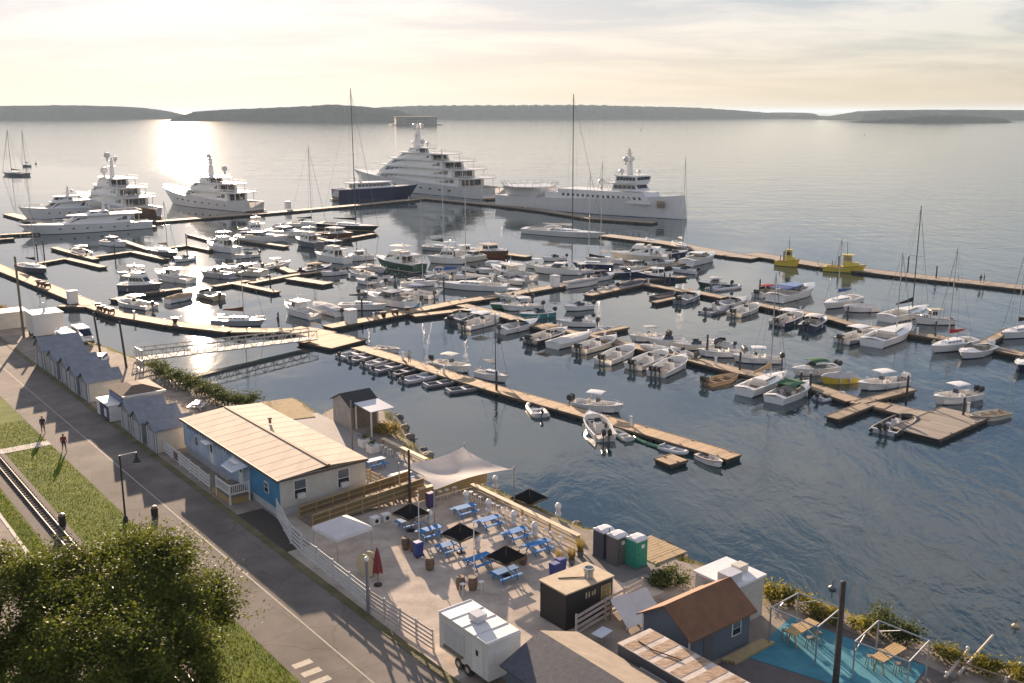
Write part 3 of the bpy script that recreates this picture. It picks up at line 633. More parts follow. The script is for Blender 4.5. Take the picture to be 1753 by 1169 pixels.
def b_fly(r, L, B, hull_c='white', stripe='navy', top='white', **k):
    fb = 1.0 + L * .04; S = hull(r, L, B, fb, .4, [cm(hull_c), white_gel, teak, cm(stripe), cm('lgrey')], (.05, .24), .2, .5, camber=.06)
    b, s = sheer(S, L, .5); w = 2 * b
    m, q = frustum(-.22 * L, .22 * L, w * .82, w * .66, s * .96, s + 1.5, .14 * L, .0, .15); h = m.build('saloon', white_gel, r)
    for key in ('starboard', 'port'): winrow(h, q[key], 4, .42, .85, .05, .93, .06)
    winrow(h, q['front'], 3, .4, .88, .05, .95, .03); winrow(h, q['rear'], 2, .1, .85, .1, .9, .04)
    m, q = frustum(.18 * L, .38 * L, w * .56, w * .3, s, s + .45, .1 * L, 0, .1); m.build('foredeck_trunk', white_gel, r)
    m, q = frustum(-.36 * L, .10 * L, w * .86, w * .74, s + 1.51, s + 1.66, .02 * L, 0, 0); f = m.build('flybridge_deck', white_gel, r)
    m, q = frustum(-.08 * L, .10 * L, w * .7, w * .6, s + 1.66, s + 2.25, .05 * L, .0, .08); g_ = m.build('flybridge_console', white_gel, r); winrow(g_, q['front'], 2, .5, .95, .04, .96, .02)
    MB().box(-.2 * L, -.15 * L, -w * .25, w * .25, s + 1.66, s + 2.2).build('flybridge_seat', vinyl, r)
    canopy(r, -.26 * L, .04 * L, w * .7, s + 3.55, top, 'flybridge_hardtop', .15, True, s + 1.7, True)
    a = MB().tube((-.2 * L, 0, s + 3.5), (-.22 * L, 0, s + 5.2), .04, .02, 5); a.ball((-.14 * L, 0, s + 3.75), .32, 8, 0, (1, 1, .6)); a.build('radar_mast', white_gel, r)
    for sg in (1, -1): MB().tube((-.35 * L, sg * w * .38, s * .9), (-.35 * L, sg * w * .38, s + 1.51), .04, None, 5).build('deck_post', chrome, r)
    rail_loop(r, S, L, .45, .985, .6)
def b_kayak(r, L, B, hull_c='green', **k):
    rg = []
    for i in range(9):
        t = i / 8; w = B / 2 * math.sin(math.pi * (.03 + .94 * t)) ** .6; z = .1 + .16 * abs(2 * t - 1) ** 3; x = -L / 2 + L * t
        rg.append([(x, -w, z), (x, -w * .6, z - .14), (x, w * .6, z - .14), (x, w, z), (x, w * .45, z + .13), (x, -w * .45, z + .13)])
    MB().loft(rg).build('hull', cm(hull_c), r, True); MB().rev((0, 0, .2), [(.26, 0), (.26, .06), (.2, .06), (.2, .01)], 10).build('cockpit_rim', cm('black'), r)
BK = dict(cc=(b_cc, .36, 5.0, 9.5, 'center console boat'), run=(b_run, .36, 4.6, 9, 'runabout'), cruiser=(b_cruiser, .33, 7.5, 15, 'cabin cruiser'), lob=(b_lob, .34, 6.5, 14, 'lobster boat'), sail=(b_sail, .3, 5, 26, 'sailboat'),
          rib=(b_rib, .46, 2.4, 7.5, 'inflatable boat'), skiff=(b_skiff, .38, 2.2, 6.5, 'skiff'), cover=(b_cover, .36, 4.5, 9.5, 'covered boat'), fly=(b_fly, .34, 9, 18, 'flybridge boat'), kayak=(b_kayak, .2, 3, 4.5, 'kayak'))
CATS = dict(cc='motorboat', run='motorboat', cruiser='cabin cruiser', lob='lobster boat', sail='sailboat', rib='dinghy', skiff='skiff', cover='motorboat', fly='motor yacht', kayak='kayak')
NAMES = dict(cc='center_console_boat', run='runabout', cruiser='cabin_cruiser', lob='lobster_boat', sail='sailboat', rib='inflatable_dinghy', skiff='open_skiff', cover='covered_motorboat', fly='flybridge_yacht', kayak='kayak')
GROUPS = dict(rib='inflatable dinghies', cc='center console boats', run='runabouts', cruiser='cabin cruisers', lob='lobster boats', sail='sailing boats', skiff='open skiffs', cover='covered motor boats', fly='flybridge motor yachts')
def boat(kind, stern, bow, label, **k):
    fn, br, l0, l1, _ = BK[kind]; a, b = at(*stern), at(*bow); d = b - a; L = min(l1, max(l0, d.length * 1.16 * k.pop('ls', 1.))); c = (a + b) / 2
    nrm = d.normalized(); c = c + Vector((c.x, c.y, 0)).normalized() * (L * br * .28)      # the survey points lie on the near side of the hull
    B = max(1.25 if kind in ('rib', 'skiff') else .7, min(L * br, 2.2 + L * .17)) if kind != 'kayak' else .75
    r = thing(NAMES[kind], label, CATS[kind], (c.x, c.y, 0), math.atan2(d.y, d.x), GROUPS.get(kind)); fn(r, L, B, **k)
    if kind in ('cc', 'run', 'cruiser', 'lob', 'fly', 'cover') and L > 5:
        fm = cached('fender', lambda: MB().rev((0, 0, -.3), [(.04, 0), (.12, .08), (.12, .5), (.04, .6)], 8).mesh('fender', cm('lgrey')))
        for t in (.28, .55): put(fm, 'fender', r, (-L / 2 + L * t, (B / 2 + .12) * random.choice((1, -1)), .45))
    if kind in ('cc', 'run', 'lob'):
        for _ in range(2): MB().rbox((random.uniform(-.38, -.25) * L, random.uniform(-.2, .2) * B, .32), (.55, .38, .38), random.uniform(0, 3)).build('deck_locker', cm(random.choice(('blue', 'dgrey', 'tan', 'white', 'red'))), r)
        MB().rbox((.2 * L, 0, .5), (.35, B * .3, .12)).build('cushion', cm(random.choice(('navy', 'tan', 'dgrey')), 'canvas'), r) if kind == 'cc' else None
    return r

# middle dock, near row (bows to the dock, from the crossing outwards)
boat('run', (776, 556), (812, 541), 'small dark motorboat tucked at the head of the middle dock beside the crossing', hull_c='dgrey', motors=2)
boat('cc', (791, 568), (861, 549), 'white T-top boat first in the near row of the middle dock', top='white', motors=2)
boat('run', (855, 574), (922, 558), 'dark-bottomed white runabout second in the near row of the middle dock', stripe='black', motors=1)
boat('cc', (908, 592), (970, 574), 'black motorboat with a tan top in the near row of the middle dock', hull_c='black', top='tan', motors=2, stripe='black')
boat('cover', (950, 598), (1008, 583), 'low white covered boat right of the black boat with tan top', cover='white', stripe='black', motors=0, peak=.3)
boat('cc', (993, 607), (1054, 588), 'cream center console with twin black motors left of the grey-decked one', top=None, motors=2, hull_c='cream')
boat('cc', (1030, 628), (1086, 603), 'white open boat with two black outboards at the middle of the near row', top=None, motors=2)
boat('cc', (1084, 636), (1142, 613), 'left boat of the closest pair of white twin-outboard boats', top=None, motors=2, hull_c='cream')
boat('cc', (1118, 651), (1177, 620), 'right boat of the closest pair of white twin-outboard boats', top=None, motors=3)
boat('skiff', (1201, 665), (1272, 647), 'tan open workboat full of gear on the middle dock', hull_c='tan', motors=2, inner='brown', stripe='tan', ls=.9)
boat('sail', (1276, 680), (1343, 654), 'small white sailboat with navy waterline beside the green-topped boat', mast=13.5, cover='tan', stripe='navy', ls=.95)
boat('run', (1317, 697), (1391, 666), 'white sport boat with green canopy in front of the middle dock', bim='green', motors=0, stripe='white', ls=.95)
boat('rib', (1513, 748), (1556, 724), 'large black inflatable with outboards beside the square end float', hull_c='black', motors=2, console_=True, ls=1.)
boat('skiff', (1716, 714), (1662, 724), 'small cream skiff tied to the outer corner of the square float', hull_c='cream', motors=0)
# middle dock, far row
boat('run', (882, 525), (842, 531), 'greenish open boat in the far row close to the crossing', hull_c='green', motors=1)
boat('cc', (922, 530), (862, 533), 'white hardtop boat in the far row near the crossing', top='white')
boat('run', (943, 542), (893, 548), 'teal-hulled motorboat in the far row of the middle dock', hull_c='teal', stripe='teal')
boat('run', (1015, 560), (956, 559), 'white motorboat right of the teal boat', stripe='navy')
boat('rib', (1046, 566), (1012, 572), 'pale dinghy lying at the short finger of the middle dock', hull_c='lgrey', motors=0)
boat('cc', (1137, 583), (1080, 586), 'white center console with open frame top in the far row', top='lgrey', motors=2)
boat('run', (1168, 591), (1112, 591), 'plain low white runabout right of the frame-topped boat', motors=0, stripe='white')
boat('run', (1216, 599), (1158, 600), 'cream motorboat with tan seats in the far row of the middle dock', hull_c='cream', motors=1)
boat('cover', (1142, 607), (1098, 603), 'white canvas covered dinghy on the middle dock', cover='white', motors=0, peak=.3)
boat('cc', (1265, 612), (1198, 611), 'white boat with three dark outboards left of the floating T-top', top=None, motors=3)
boat('cc', (1329, 623), (1257, 621), 'white boat under a bright white T-top in the far row', top='white')
boat('run', (1425, 638), (1359, 645), 'white sport boat with green canopy on the far side of the middle dock', bim='green', motors=2, stripe='lgrey')
boat('cover', (1461, 655), (1408, 658), 'yellow-hulled boat under a pale cover on the middle dock', hull_c='yellow', cover='lgrey', motors=0, stripe='yellow')
boat('cc', (1541, 661), (1472, 671), 'white fishing boat with hardtop near the outer end of the middle dock', top='white', motors=2, mc='white')
boat('cc', (1666, 684), (1601, 695), 'white hardtop boat lying alone by the square end float', top='white', hull_c='white', stripe='lgrey', motors=2)
# right-hand dock
boat('run', (1160, 523), (1199, 508), 'grey motorboat at the inner end of the right-hand dock', hull_c='grey', motors=2)
boat('rib', (1209, 540), (1249, 531), 'dark inflatable with outboard in the near row of the right-hand dock', hull_c='dgrey', console_=True)
boat('cc', (1253, 546), (1300, 529), 'cream open fishing boat right of the dark inflatable', hull_c='cream', top=None, motors=2)
boat('run', (1246, 493), (1196, 491), 'green-hulled motorboat with white house on the far side', hull_c='dgreen', bim='white', stripe='dgreen')
boat('rib', (1217, 499), (1264, 493), 'long pale inflatable moored below the green-hulled motorboat', hull_c='lgrey')
boat('run', (1299, 510), (1332, 501), 'small boat with a red cover beside the blue-canvas cruiser', bim='red', motors=2)
boat('cruiser', (1328, 519), (1391, 502), 'white cruiser under a blue canvas on the right-hand dock', canvas='blue', top='blue', arch=False)
boat('cc', (1322, 564), (1379, 543), 'navy-striped boat with white T-top in the near row of the right-hand dock', top='white', motors=2, stripe='navy', hull_c='navy')
boat('run', (1374, 572), (1415, 548), 'dark runabout with red seats beside the navy T-top boat', hull_c='navy', bim='white', motors=2)
boat('sail', (1460, 519), (1415, 531), 'small white daysailer with a blue sail cover', mast=11, cover='blue', ls=1.1)
boat('cover', (1498, 534), (1446, 535), 'white motorboat under a white cover beside the blue-covered daysailer', cover='white', motors=0)
boat('cc', (1444, 590), (1498, 577), 'white center console under a white T-top in the right-hand row', top='white', motors=2, hull_c='grey')
boat('sail', (1496, 595), (1555, 571), 'white sloop with rounded bow in the near row of the right-hand dock', mast=12, cover='white', boom=False)
boat('sail', (1521, 552), (1584, 537), 'white sloop with black sail cover and the tallest mast on the right', mast=17.5, cover='black', spar='dark')
boat('lob', (1620, 556), (1574, 556), 'white launch with a tan top behind the right-hand dock', top='tan', mast=False, stripe='black')
boat('sail', (1658, 593), (1597, 607), 'white sloop with red cockpit cushions near the right edge', mast=14, cover='red')
boat('run', (1693, 602), (1643, 619), 'white outboard boat right of the sloop with red cushions', motors=2, mc='white')
boat('sail', (1775, 572), (1716, 583), 'white sloop with black sail cover cut by the right edge', mast=13, cover='black')
boat('run', (1785, 622), (1742, 640), 'dark-hulled boat cut by the right edge', hull_c='navy')
# dinghy dock
DN = [((585, 616), (632, 606), 'grey', 'first'), ((603, 622), (640, 612), 'dgrey', 'second'), ((626, 630), (664, 620), 'grey', 'third'), ((643, 640), (690, 628), 'dgrey', 'fourth'), ((674, 646), (712, 636), 'black', 'fifth'),
      ((694, 658), (748, 646), 'grey', 'sixth'), ((730, 665), (775, 658), 'dgrey', 'seventh'), ((769, 675), (820, 668), 'dgrey', 'eighth')]
for i, (s, b, c, o) in enumerate(DN): boat('rib', s, b, '%s inflatable from the landing platform along the dinghy dock' % o, hull_c=c, motors=(0 if i in (6, 7) else 1))
boat('skiff', (644, 600), (682, 606), 'small white rowing skiff on the far side of the dinghy dock head', motors=0)
boat('cc', (746, 629), (803, 641), 'white boat with a cream T-top on the far side of the dinghy dock', top='cream')
boat('sail', (815, 646), (872, 659), 'tiny white keelboat with a dark mast beside the dinghy dock', mast=8, cover='white', spar='dark', ls=.8)
boat('rib', (926, 717), (912, 699), 'short white inflatable nosed against the dinghy dock', hull_c='cream', motors=1)
boat('cc', (987, 699), (1062, 710), 'white open boat with a thin white frame top at the dinghy dock', top='white', motors=2)
boat('cc', (1035, 758), (1010, 724), 'white outboard boat with its stern towards the shore at the dinghy dock', top=None, motors=2, ls=.95)
boat('rib', (1076, 757), (1056, 744), 'tiny cream dinghy beside the green kayak', hull_c='cream', motors=0)
boat('kayak', (1088, 754), (1131, 770), 'bright green kayak lying beside the dinghy dock')
boat('rib', (1134, 770), (1172, 781), 'grey inflatable behind the small square wooden float', hull_c='lgrey', motors=0)
boat('skiff', (1198, 787), (1234, 803), 'small white rowing boat with blue inside at the tip of the dinghy dock', hull_c='white', inner='blue', motors=0)
# around the crossing and the central docks
boat('lob', (538, 548), (489, 535), 'white open workboat with green bottom near the landing platform', stripe='dgreen', hull_c='white', ls=.9)
boat('cover', (592, 546), (531, 527), 'white covered boat beside the open workboat at the landing platform', cover='lgrey', motors=1)
boat('sail', (587, 530), (658, 532), 'dark-striped white sloop alongside the central dock', mast=10, cover='dgrey', stripe='black')
boat('cruiser', (698, 528), (630, 516), 'white cruiser with a navy canvas on the central dock', canvas='navy', top='navy')
boat('cc', (742, 513), (681, 503), 'white boat with blue T-top left of the crossing', top='blue')
boat('rib', (744, 533), (716, 529), 'teal covered dinghy hauled alongside the central dock', hull_c='teal', motors=0)
boat('sail', (862, 499), (757, 495), 'long white sloop with a tall mast moored at the crossing', mast=21, cover='white', dodger='white', stripe='dgrey')
boat('lob', (912, 484), (838, 468), 'big white lobster yacht with a raised bow on the central dock', top='cream', stripe='dgrey')
boat('cruiser', (986, 471), (916, 468), 'sleek white cruiser behind the lobster yacht on the central dock')
boat('cover', (962, 495), (1030, 486), 'white boat under a grey cover alongside the central dock', cover='grey', motors=0, peak=.4)
boat('rib', (1006, 508), (1069, 493), 'grey inflatable with a long pale tube at the bent dock', hull_c='lgrey', console_=True)
boat('run', (1052, 473), (1096, 472), 'navy-hulled motorboat left of the pilothouse boat', hull_c='navy', stripe='navy')
boat('lob', (1152, 482), (1094, 480), 'navy-hulled pilothouse boat with a pale house at the bent dock', hull_c='navy', stripe='navy', top='pale')
boat('fly', (1136, 450), (1050, 446), 'big cream-topped flybridge boat at the breakwater corner', top='cream', hull_c='cream')
boat('run', (1128, 441), (1177, 437), 'low navy-hulled boat between the flybridge boat and the breakwater', hull_c='navy', stripe='navy')
boat('cruiser', (1178, 456), (1219, 445), 'white boat with a blue-grey roof at the corner of the breakwater', top='pale', arch=False)
boat('sail', (1045, 460), (984, 458), 'dark-hulled sloop between the cruiser and the flybridge boat', hull_c='navy', mast=20, cover='black')
boat('sail', (1062, 452), (1006, 449), 'white sloop with tall pale mast next to the dark-hulled sloop', mast=22, cover='white')
boat('fly', (790, 452), (737, 451), 'white motor yacht with rounded stern in the basin centre')
boat('cruiser', (824, 445), (788, 451), 'cream cruiser beside the round-sterned motor yacht', hull_c='cream', top='cream')
boat('lob', (811, 434), (868, 444), 'dark low workboat along the dark dock in the basin centre', hull_c='brown', top='tan', mast=False)
boat('sail', (730, 428), (778, 433), 'grey sloop with a very tall mast left of the dark dock', hull_c='grey', mast=24, cover='dgreen')
boat('fly', (714, 466), (649, 455), 'large green-hulled sportfishing yacht in the basin centre', hull_c='dgreen', stripe='cream', top='cream')
boat('fly', (592, 452), (543, 446), 'white trawler with raised wheelhouse in the middle of the left basin', stripe='black')
boat('cruiser', (634, 445), (590, 449), 'white cruiser stern to stern with the trawler')
boat('cover', (620, 460), (664, 472), 'grey covered boat on the tip of the kinked dock', cover='grey', motors=0)
boat('cover', (745, 469), (783, 468), 'blue-covered boat left of the long white sloop', cover='blue', motors=0)
boat('run', (700, 486), (740, 480), 'small dark runabout below the sportfishing yacht', hull_c='dgrey')
boat('skiff', (1119, 514), (1156, 507), 'dark low barge-like skiff at the head of the right-hand dock', hull_c='dgrey', motors=0, inner='grey')
# left basin
boat('lob', (328, 486), (266, 479), 'white tower fishing boat in the sun glitter', stripe='tan', ls=.85)
boat('fly', (222, 499), (264, 501), 'dark flybridge cruiser left of the tower fishing boat', hull_c='dgrey', top='dgrey')
boat('cc', (256, 531), (204, 523), 'white T-top boat tied to the long left dock', top='white')
boat('cruiser', (394, 478), (347, 474), 'cruiser with radar arch right of the sun glitter', hull_c='grey')
boat('cruiser', (448, 474), (386, 469), 'brownish cruiser on the forked finger dock', hull_c='cream', top='tan')
boat('run', (374, 515), (335, 505), 'small tan boat just above the brightest sun spot', hull_c='tan')
boat('sail', (371, 557), (449, 560), 'tan-lit sloop lying along the long left dock', hull_c='grey', mast=15, cover='brown', spar='alu')
boat('fly', (404, 434), (357, 428), 'big white flybridge boat seen stern-on in the left basin', ls=.9)
boat('cc', (166, 446), (112, 427), 'white T-top boat on the forked finger dock at left', top='white')
boat('sail', (266, 434), (302, 441), 'dark ketch with tarpaulins in the left basin', hull_c='dgrey', mast=12, cover='tan')
boat('sail', (40, 461), (78, 470), 'dark sloop at the inner end of the long left dock', hull_c='dgrey', mast=13, cover='black')
boat('fly', (456, 401), (411, 404), 'dark-topped flybridge yacht behind the white express boat', hull_c='dgrey', top='dgrey')
boat('cruiser', (411, 413), (490, 415), 'white express boat with a blue cockpit canvas', canvas='blue')
boat('cover', (462, 390), (512, 400), 'grey shrink-wrapped motorboat in the upper left basin', cover='lgrey', motors=0, peak=1.1)
boat('sail', (500, 388), (556, 390), 'sloop with green canvas in the upper left basin', mast=23, cover='dgreen', dodger='dgreen')
boat('sail', (558, 390), (643, 397), 'black-hulled schooner-like sloop with the tallest left mast', hull_c='black', mast=39, cover='black', spar='dark', stripe='tan')
boat('lob', (527, 402), (628, 414), 'long dark workboat in front of the black sloop', hull_c='brown', top='grey', stripe='black')
boat('sail', (901, 400), (1035, 411), 'large white sailing yacht with a dark mast at the breakwater gap', mast=37, cover='white', dodger='white', spar='dark', stripe='dgrey')
# swinging at moorings
boat('sail', (42, 301), (7, 299), 'dark sloop anchored alone off the left edge', hull_c='dgrey', mast=23, cover='black', spar='dark')
boat('sail', (52, 285), (39, 285), 'farther small dark sloop anchored beyond the first', hull_c='dgrey', mast=22, cover='black', spar='dark')
boat('run', (1092, 223), (1104, 222), 'tiny white motorboat under way on the open bay', hull_c='white', ls=1.3)
boat('sail', (1160, 423), (1172, 428), 'slim sloop with a thin tall mast tied to the outer breakwater', mast=22, cover='white', ls=1.4)
# more hulls filling the slips
boat('run', (800, 464), (838, 470), 'white runabout between the long white sloop and the lobster yacht', stripe='navy')
boat('cover', (838, 456), (872, 461), 'blue-striped covered boat above the lobster yacht', cover='pale', motors=0)
boat('cc', (905, 518), (850, 513), 'white console boat against the central dock below the lobster yacht', top='white')
boat('run', (1012, 483), (1050, 476), 'white runabout on the seaward side of the central dock', bim='navy')
boat('cc', (1100, 462), (1062, 466), 'white console boat in front of the big cream flybridge boat', top='white')
boat('run', (1106, 457), (1152, 454), 'white cuddy boat alongside the flybridge boat', stripe='navy')
boat('lob', (772, 440), (822, 437), 'white workboat left of the dark dock', stripe='black')
boat('cruiser', (668, 448), (712, 444), 'white cruiser behind the green sportfishing yacht')
boat('cruiser', (468, 402), (520, 407), 'white cruiser between the shrink-wrapped boat and the workboat', stripe='black')
boat('fly', (545, 425), (510, 419), 'small dark flybridge boat above the white trawler', hull_c='dgrey')
boat('run', (655, 490), (612, 486), 'white runabout moored above the central dock', stripe='navy')
boat('cc', (620, 508), (662, 502), 'white console boat tied above the navy-canvas cruiser', top='navy')
boat('sail', (690, 492), (745, 490), 'white sloop with a slim mast left of the crossing', mast=16, cover='navy', stripe='navy')
boat('run', (860, 480), (898, 492), 'small white motorboat beneath the lobster yacht bow', motors=1)
boat('cover', (1062, 497), (1100, 490), 'grey covered boat on the inner side of the bent dock', cover='dgrey', motors=1)
boat('run', (1232, 530), (1275, 520), 'low white motorboat squeezed in above the cream fishing boat', motors=1)
boat('cc', (1186, 620), (1150, 607), 'short white skiff-like console boat on the far side of the middle dock', top=None)
boat('rib', (1402, 688), (1440, 680), 'pale inflatable just behind the green-topped sport boat', hull_c='lgrey', motors=1)
boat('cruiser', (180, 420), (215, 424), 'small white cruiser in the shadow of the long low yacht')
boat('cover', (290, 520), (330, 512), 'tan covered boat left of the brightest sun spot', cover='tan', motors=0)
boat('cc', (455, 462), (495, 456), 'white T-top boat at the short branch of the kinked dock', top='white')
boat('run', (520, 470), (565, 462), 'dark-hulled runabout above the floating work platform', hull_c='navy', bim='tan')
# small boats between the slips
boat('cc', (640, 478), (600, 472), 'small white console boat left of the kinked dock tip', top='white')
boat('run', (672, 482), (636, 478), 'small white runabout second along the kinked dock', stripe='navy')
boat('run', (590, 470), (552, 474), 'small white runabout above the kinked dock branch', stripe='navy')
boat('cc', (770, 478), (732, 474), 'small white console boat below the green sportfishing yacht', top='navy')
boat('run', (812, 476), (778, 480), 'small white runabout beside the blue-covered boat', stripe='navy')
boat('cc', (716, 520), (676, 514), 'small white console boat next to the navy-canvas cruiser', top='white')
boat('run', (965, 446), (930, 448), 'small white runabout right of the big lobster yacht stern', stripe='navy')
boat('cc', (1012, 468), (975, 471), 'small white console boat in front of the sleek cruiser', top='white')
boat('run', (1190, 470), (1152, 466), 'small white runabout below the corner of the breakwater', stripe='navy')
boat('cc', (936, 462), (900, 458), 'small white console boat behind the lobster yacht', top='white')
boat('run', (1010, 530), (968, 534), 'small white runabout drifting near the teal boat', stripe='navy')
boat('run', (1250, 598), (1212, 592), 'small white runabout at the back of the far row of the middle dock', stripe='navy')
boat('cc', (240, 470), (205, 474), 'small white console boat by the dark flybridge cruiser at left', top='white')
boat('run', (330, 446), (300, 450), 'small white runabout below the big stern-on flybridge boat', stripe='navy')
boat('run', (440, 440), (405, 444), 'small white runabout right of the big stern-on flybridge boat', stripe='navy')
# ------------------------------------------------------------------ the big yachts at the breakwater
yw = mat('yacht_paint', (.70, .69, .68), .3, 0, .04, .5, coat=.3)
def tier(r, x0, x1, w0, w1, z0, z1, rf, rb, n, over=None, name='deckhouse', v=(.32, .8), tum=.25):
    m, q = frustum(x0, x1, w0, w1, z0, z1, rf, rb, tum); h = m.build(name, yw, r)
    for key in ('starboard', 'port'): winrow(h, q[key], n, v[0], v[1], .05, .95, .07)
    winrow(h, q['front'], 4, v[0] + .05, v[1] + .05, .08, .92, .04); winrow(h, q['rear'], 3, .06, .8, .12, .88, .04)
    if over:
        o0, o1 = over; nn = 10; top = []
        for i in range(nn + 1):
            t = i / nn; x = o0 + (o1 - o0) * t; ww = (w0 + .9) / 2 * (1 if t < .6 else max(.12, 1 - ((t - .6) / .4) ** 2.2 * .75)); top.append((x, ww))
        poly = [(x, -y) for x, y in top] + [(x, y) for x, y in top[::-1]]
        d = MB().prism(poly, z1 + .005, z1 + .32, 0).build('deck_slab', yw, r)
        bw = MB()
        for (xa, ya), (xb, yb) in zip(top[:5], top[1:5]):
            for sg in (1, -1): bw.tube((xa, sg * ya * .97, z1 + 1.15), (xb, sg * yb * .97, z1 + 1.15), .05, None, 4)
        bw.tube((top[0][0] + .1, -top[0][1] * .97, z1 + 1.15), (top[0][0] + .1, top[0][1] * .97, z1 + 1.15), .05, None, 4)
        for (xa, ya) in top[:5]:
            for sg in (1, -1): bw.tube((xa, sg * ya * .97, z1 + .3), (xa, sg * ya * .97, z1 + 1.15), .04, None, 4)
        bw.build('deck_rail', chrome, d)
        for sg in (1, -1):
            if o0 < x0 - 2: MB().tube((o0 + .8, sg * w0 * .45, z0), (o0 + .8, sg * w0 * .45, z1), .12, None, 5).build('deck_post', yw, r)
def ymast(r, x, z0, z1, s, balls):
    m = MB().loft([[(x - s * 1.2, -s * .5, z0), (x + s * 1.0, -s * .4, z0), (x + s * 1.0, s * .4, z0), (x - s * 1.2, s * .5, z0)], [(x - s * .9, -s * .2, z1 * .85 + z0 * .15), (x - s * .2, -s * .2, z1 * .85 + z0 * .15), (x - s * .2, s * .2, z1 * .85 + z0 * .15), (x - s * .9, s * .2, z1 * .85 + z0 * .15)]])
    m.tube((x - s * .5, 0, z1 * .85 + z0 * .15), (x - s * .5, 0, z1), .08, .04, 5); o = m.build('mast', yw, r)
    for k in (.45, .7): MB().box(x - s * 1.1, x + s * .3, -s * 1.5, s * 1.5, z0 + (z1 - z0) * k, z0 + (z1 - z0) * k + .18).build('spreader', yw, o)
    for bx, by, bz, br in balls:
        e = MB().ball((bx, by, bz), br, 12); e.tube((bx, by, bz - br * 2), (bx, by, bz - br * .8), br * .35, None, 6); e.build('radar_dome', mat('radome', (.6, .6, .58), .4), r, True)
def yacht(label, stern, bow, hull_c, B, fb, rise, L=None, name='motor_yacht', rake=.10, full=2.4, op=(.0, .12), fine=.5, stripe='navy', camber=.01, ports=10):
    a, b = at(*stern), at(*bow); d = (b - a); L = L or d.length; d.normalize(); c = a + d * (L / 2)
    c = c + Vector((c.x, c.y, 0)).normalized() * (B * .35)
    r = thing(name, label, 'yacht', (c.x, c.y, 0), math.atan2(d.y, d.x), 'large yachts at the breakwater')
    S = hull(r, L, B, fb, rise, [cm(hull_c) if hull_c != 'white' else yw, yw, teak, cm(stripe), cm('lgrey')], op, .5, fb * .35, fine, 22, rake, full, camber)
    for i in range(ports):
        t = .2 + .62 * i / ports
        for sg in (1, -1):
            b_, s_ = sheer(S, L, t); k = max(0, (t - .55) / .45)
            y = b_ * (.86 - .34 * k) + (b_ - b_ * (.86 - .34 * k)) * .55 + .03; x = -L / 2 + L * t - L * rake * k * k * .45
            MB().rbox((x, sg * y, s_ * .55), (L * .018, .12, fb * .14)).build('hull_window', glass, r)
    rail_loop(r, S, L, .55, .985, 1.0, 'bow_rail', .045)
    MB().box(-L / 2 - L * .03, -L / 2 + .05, -B * .38, B * .38, .25, .6).build('swim_platform', teak, r)
    return r, L, S
# superyacht with five decks
r, L, S = yacht('huge white five-deck superyacht at the apex of the breakwater', (848, 343), (607, 318), 'white', 15, 4.4, .75, 104)
tier(r, -.36 * L, .29 * L, 13.4, 8, 4.5, 7.6, 6, 0, 16, (-.43 * L, .31 * L)); tier(r, -.31 * L, .24 * L, 12.2, 8, 7.9, 10.8, 6, 0, 14, (-.38 * L, .26 * L)); tier(r, -.25 * L, .18 * L, 11, 7.5, 11.1, 13.9, 6, 1, 12, (-.32 * L, .20 * L))
tier(r, -.16 * L, .11 * L, 9.4, 6.5, 14.2, 16.6, 5, 1, 8, (-.24 * L, .125 * L)); tier(r, -.05 * L, .045 * L, 5.5, 4, 16.9, 18.7, 2, 1, 3, (-.1 * L, .05 * L))
ymast(r, .0, 18.9, 30.5, 1.7, [(-1.0, 1.9, 28.2, 1.0), (-1.0, -1.9, 28.2, 1.0), (-7.5, 2.5, 21.5, 1.0), (5.5, -2.2, 20.6, .9), (-4, -2.6, 20.6, .8)])
# navy yacht in front of it
r, L, S = yacht('navy-hulled yacht with white upperworks lying in front of the superyacht', (574, 344), (702, 337), 'navy', 8.2, 4.3, .12, 37, stripe='navy', ports=0)
tier(r, -.30 * L, .20 * L, 6.6, 4.6, 4.4, 6.3, 3, 0, 9, (-.36 * L, .17 * L)); ymast(r, -.2 * L, 6.6, 10.5, .5, [(-9.5, 1.2, 8, .5)])
# expedition support ship
r, L, S = yacht('white support ship with axe bow and raised helideck aft', (862, 353), (1157, 377), 'white', 12.5, 4.2, .85, 77, 'support_ship', -.015, 2.0, (0, 0), .55, 'navy', .0, 0)
m, q = frustum(-.12 * L, .36 * L, 11.2, 9.0, 4.4, 8.0, 2, .4, .1); h = m.build('raised_deckhouse', yw, r); winrow(h, q['starboard'], 16, .35, .6, .04, .96, .28); winrow(h, q['port'], 16, .35, .6, .04, .96, .28)
tier(r, .17 * L, .30 * L, 9.2, 7, 8.3, 10.6, 1.5, .5, 5, (.14 * L, .31 * L), 'bridge_base'); tier(r, .19 * L, .29 * L, 9.6, 8.4, 10.95, 13.1, -.5, .4, 6, (.19 * L, .295 * L), 'wheelhouse', (.42, .88), -.1)
ymast(r, .225 * L, 13.4, 23.5, 1.0, [(.215 * L, 1.7, 18.6, .95), (.215 * L, -1.7, 18.6, .95), (.20 * L, -2.4, 14.6, .9), (.05 * L, 2.5, 10.3, 1.3), (.25 * L, 2.2, 14.4, .7)])
MB().rev((-.34 * L, 0, 7.6), [(9.5, 0), (9.5, .35)], 8).build('helideck', cm('lgrey'), r)
hn = MB()
for i in range(24):
    a, b = i * math.pi / 12, (i + 1) * math.pi / 12
    p = [(-.34 * L + R_ * math.cos(t), R_ * math.sin(t), z) for t in (a, b) for R_, z in ((9.5, 7.9), (10.6, 9.2))]
    hn.tube(p[0], p[1], .07, None, 4); hn.tube(p[1], p[3], .07, None, 4)
hn.build('safety_rail', chrome, r)
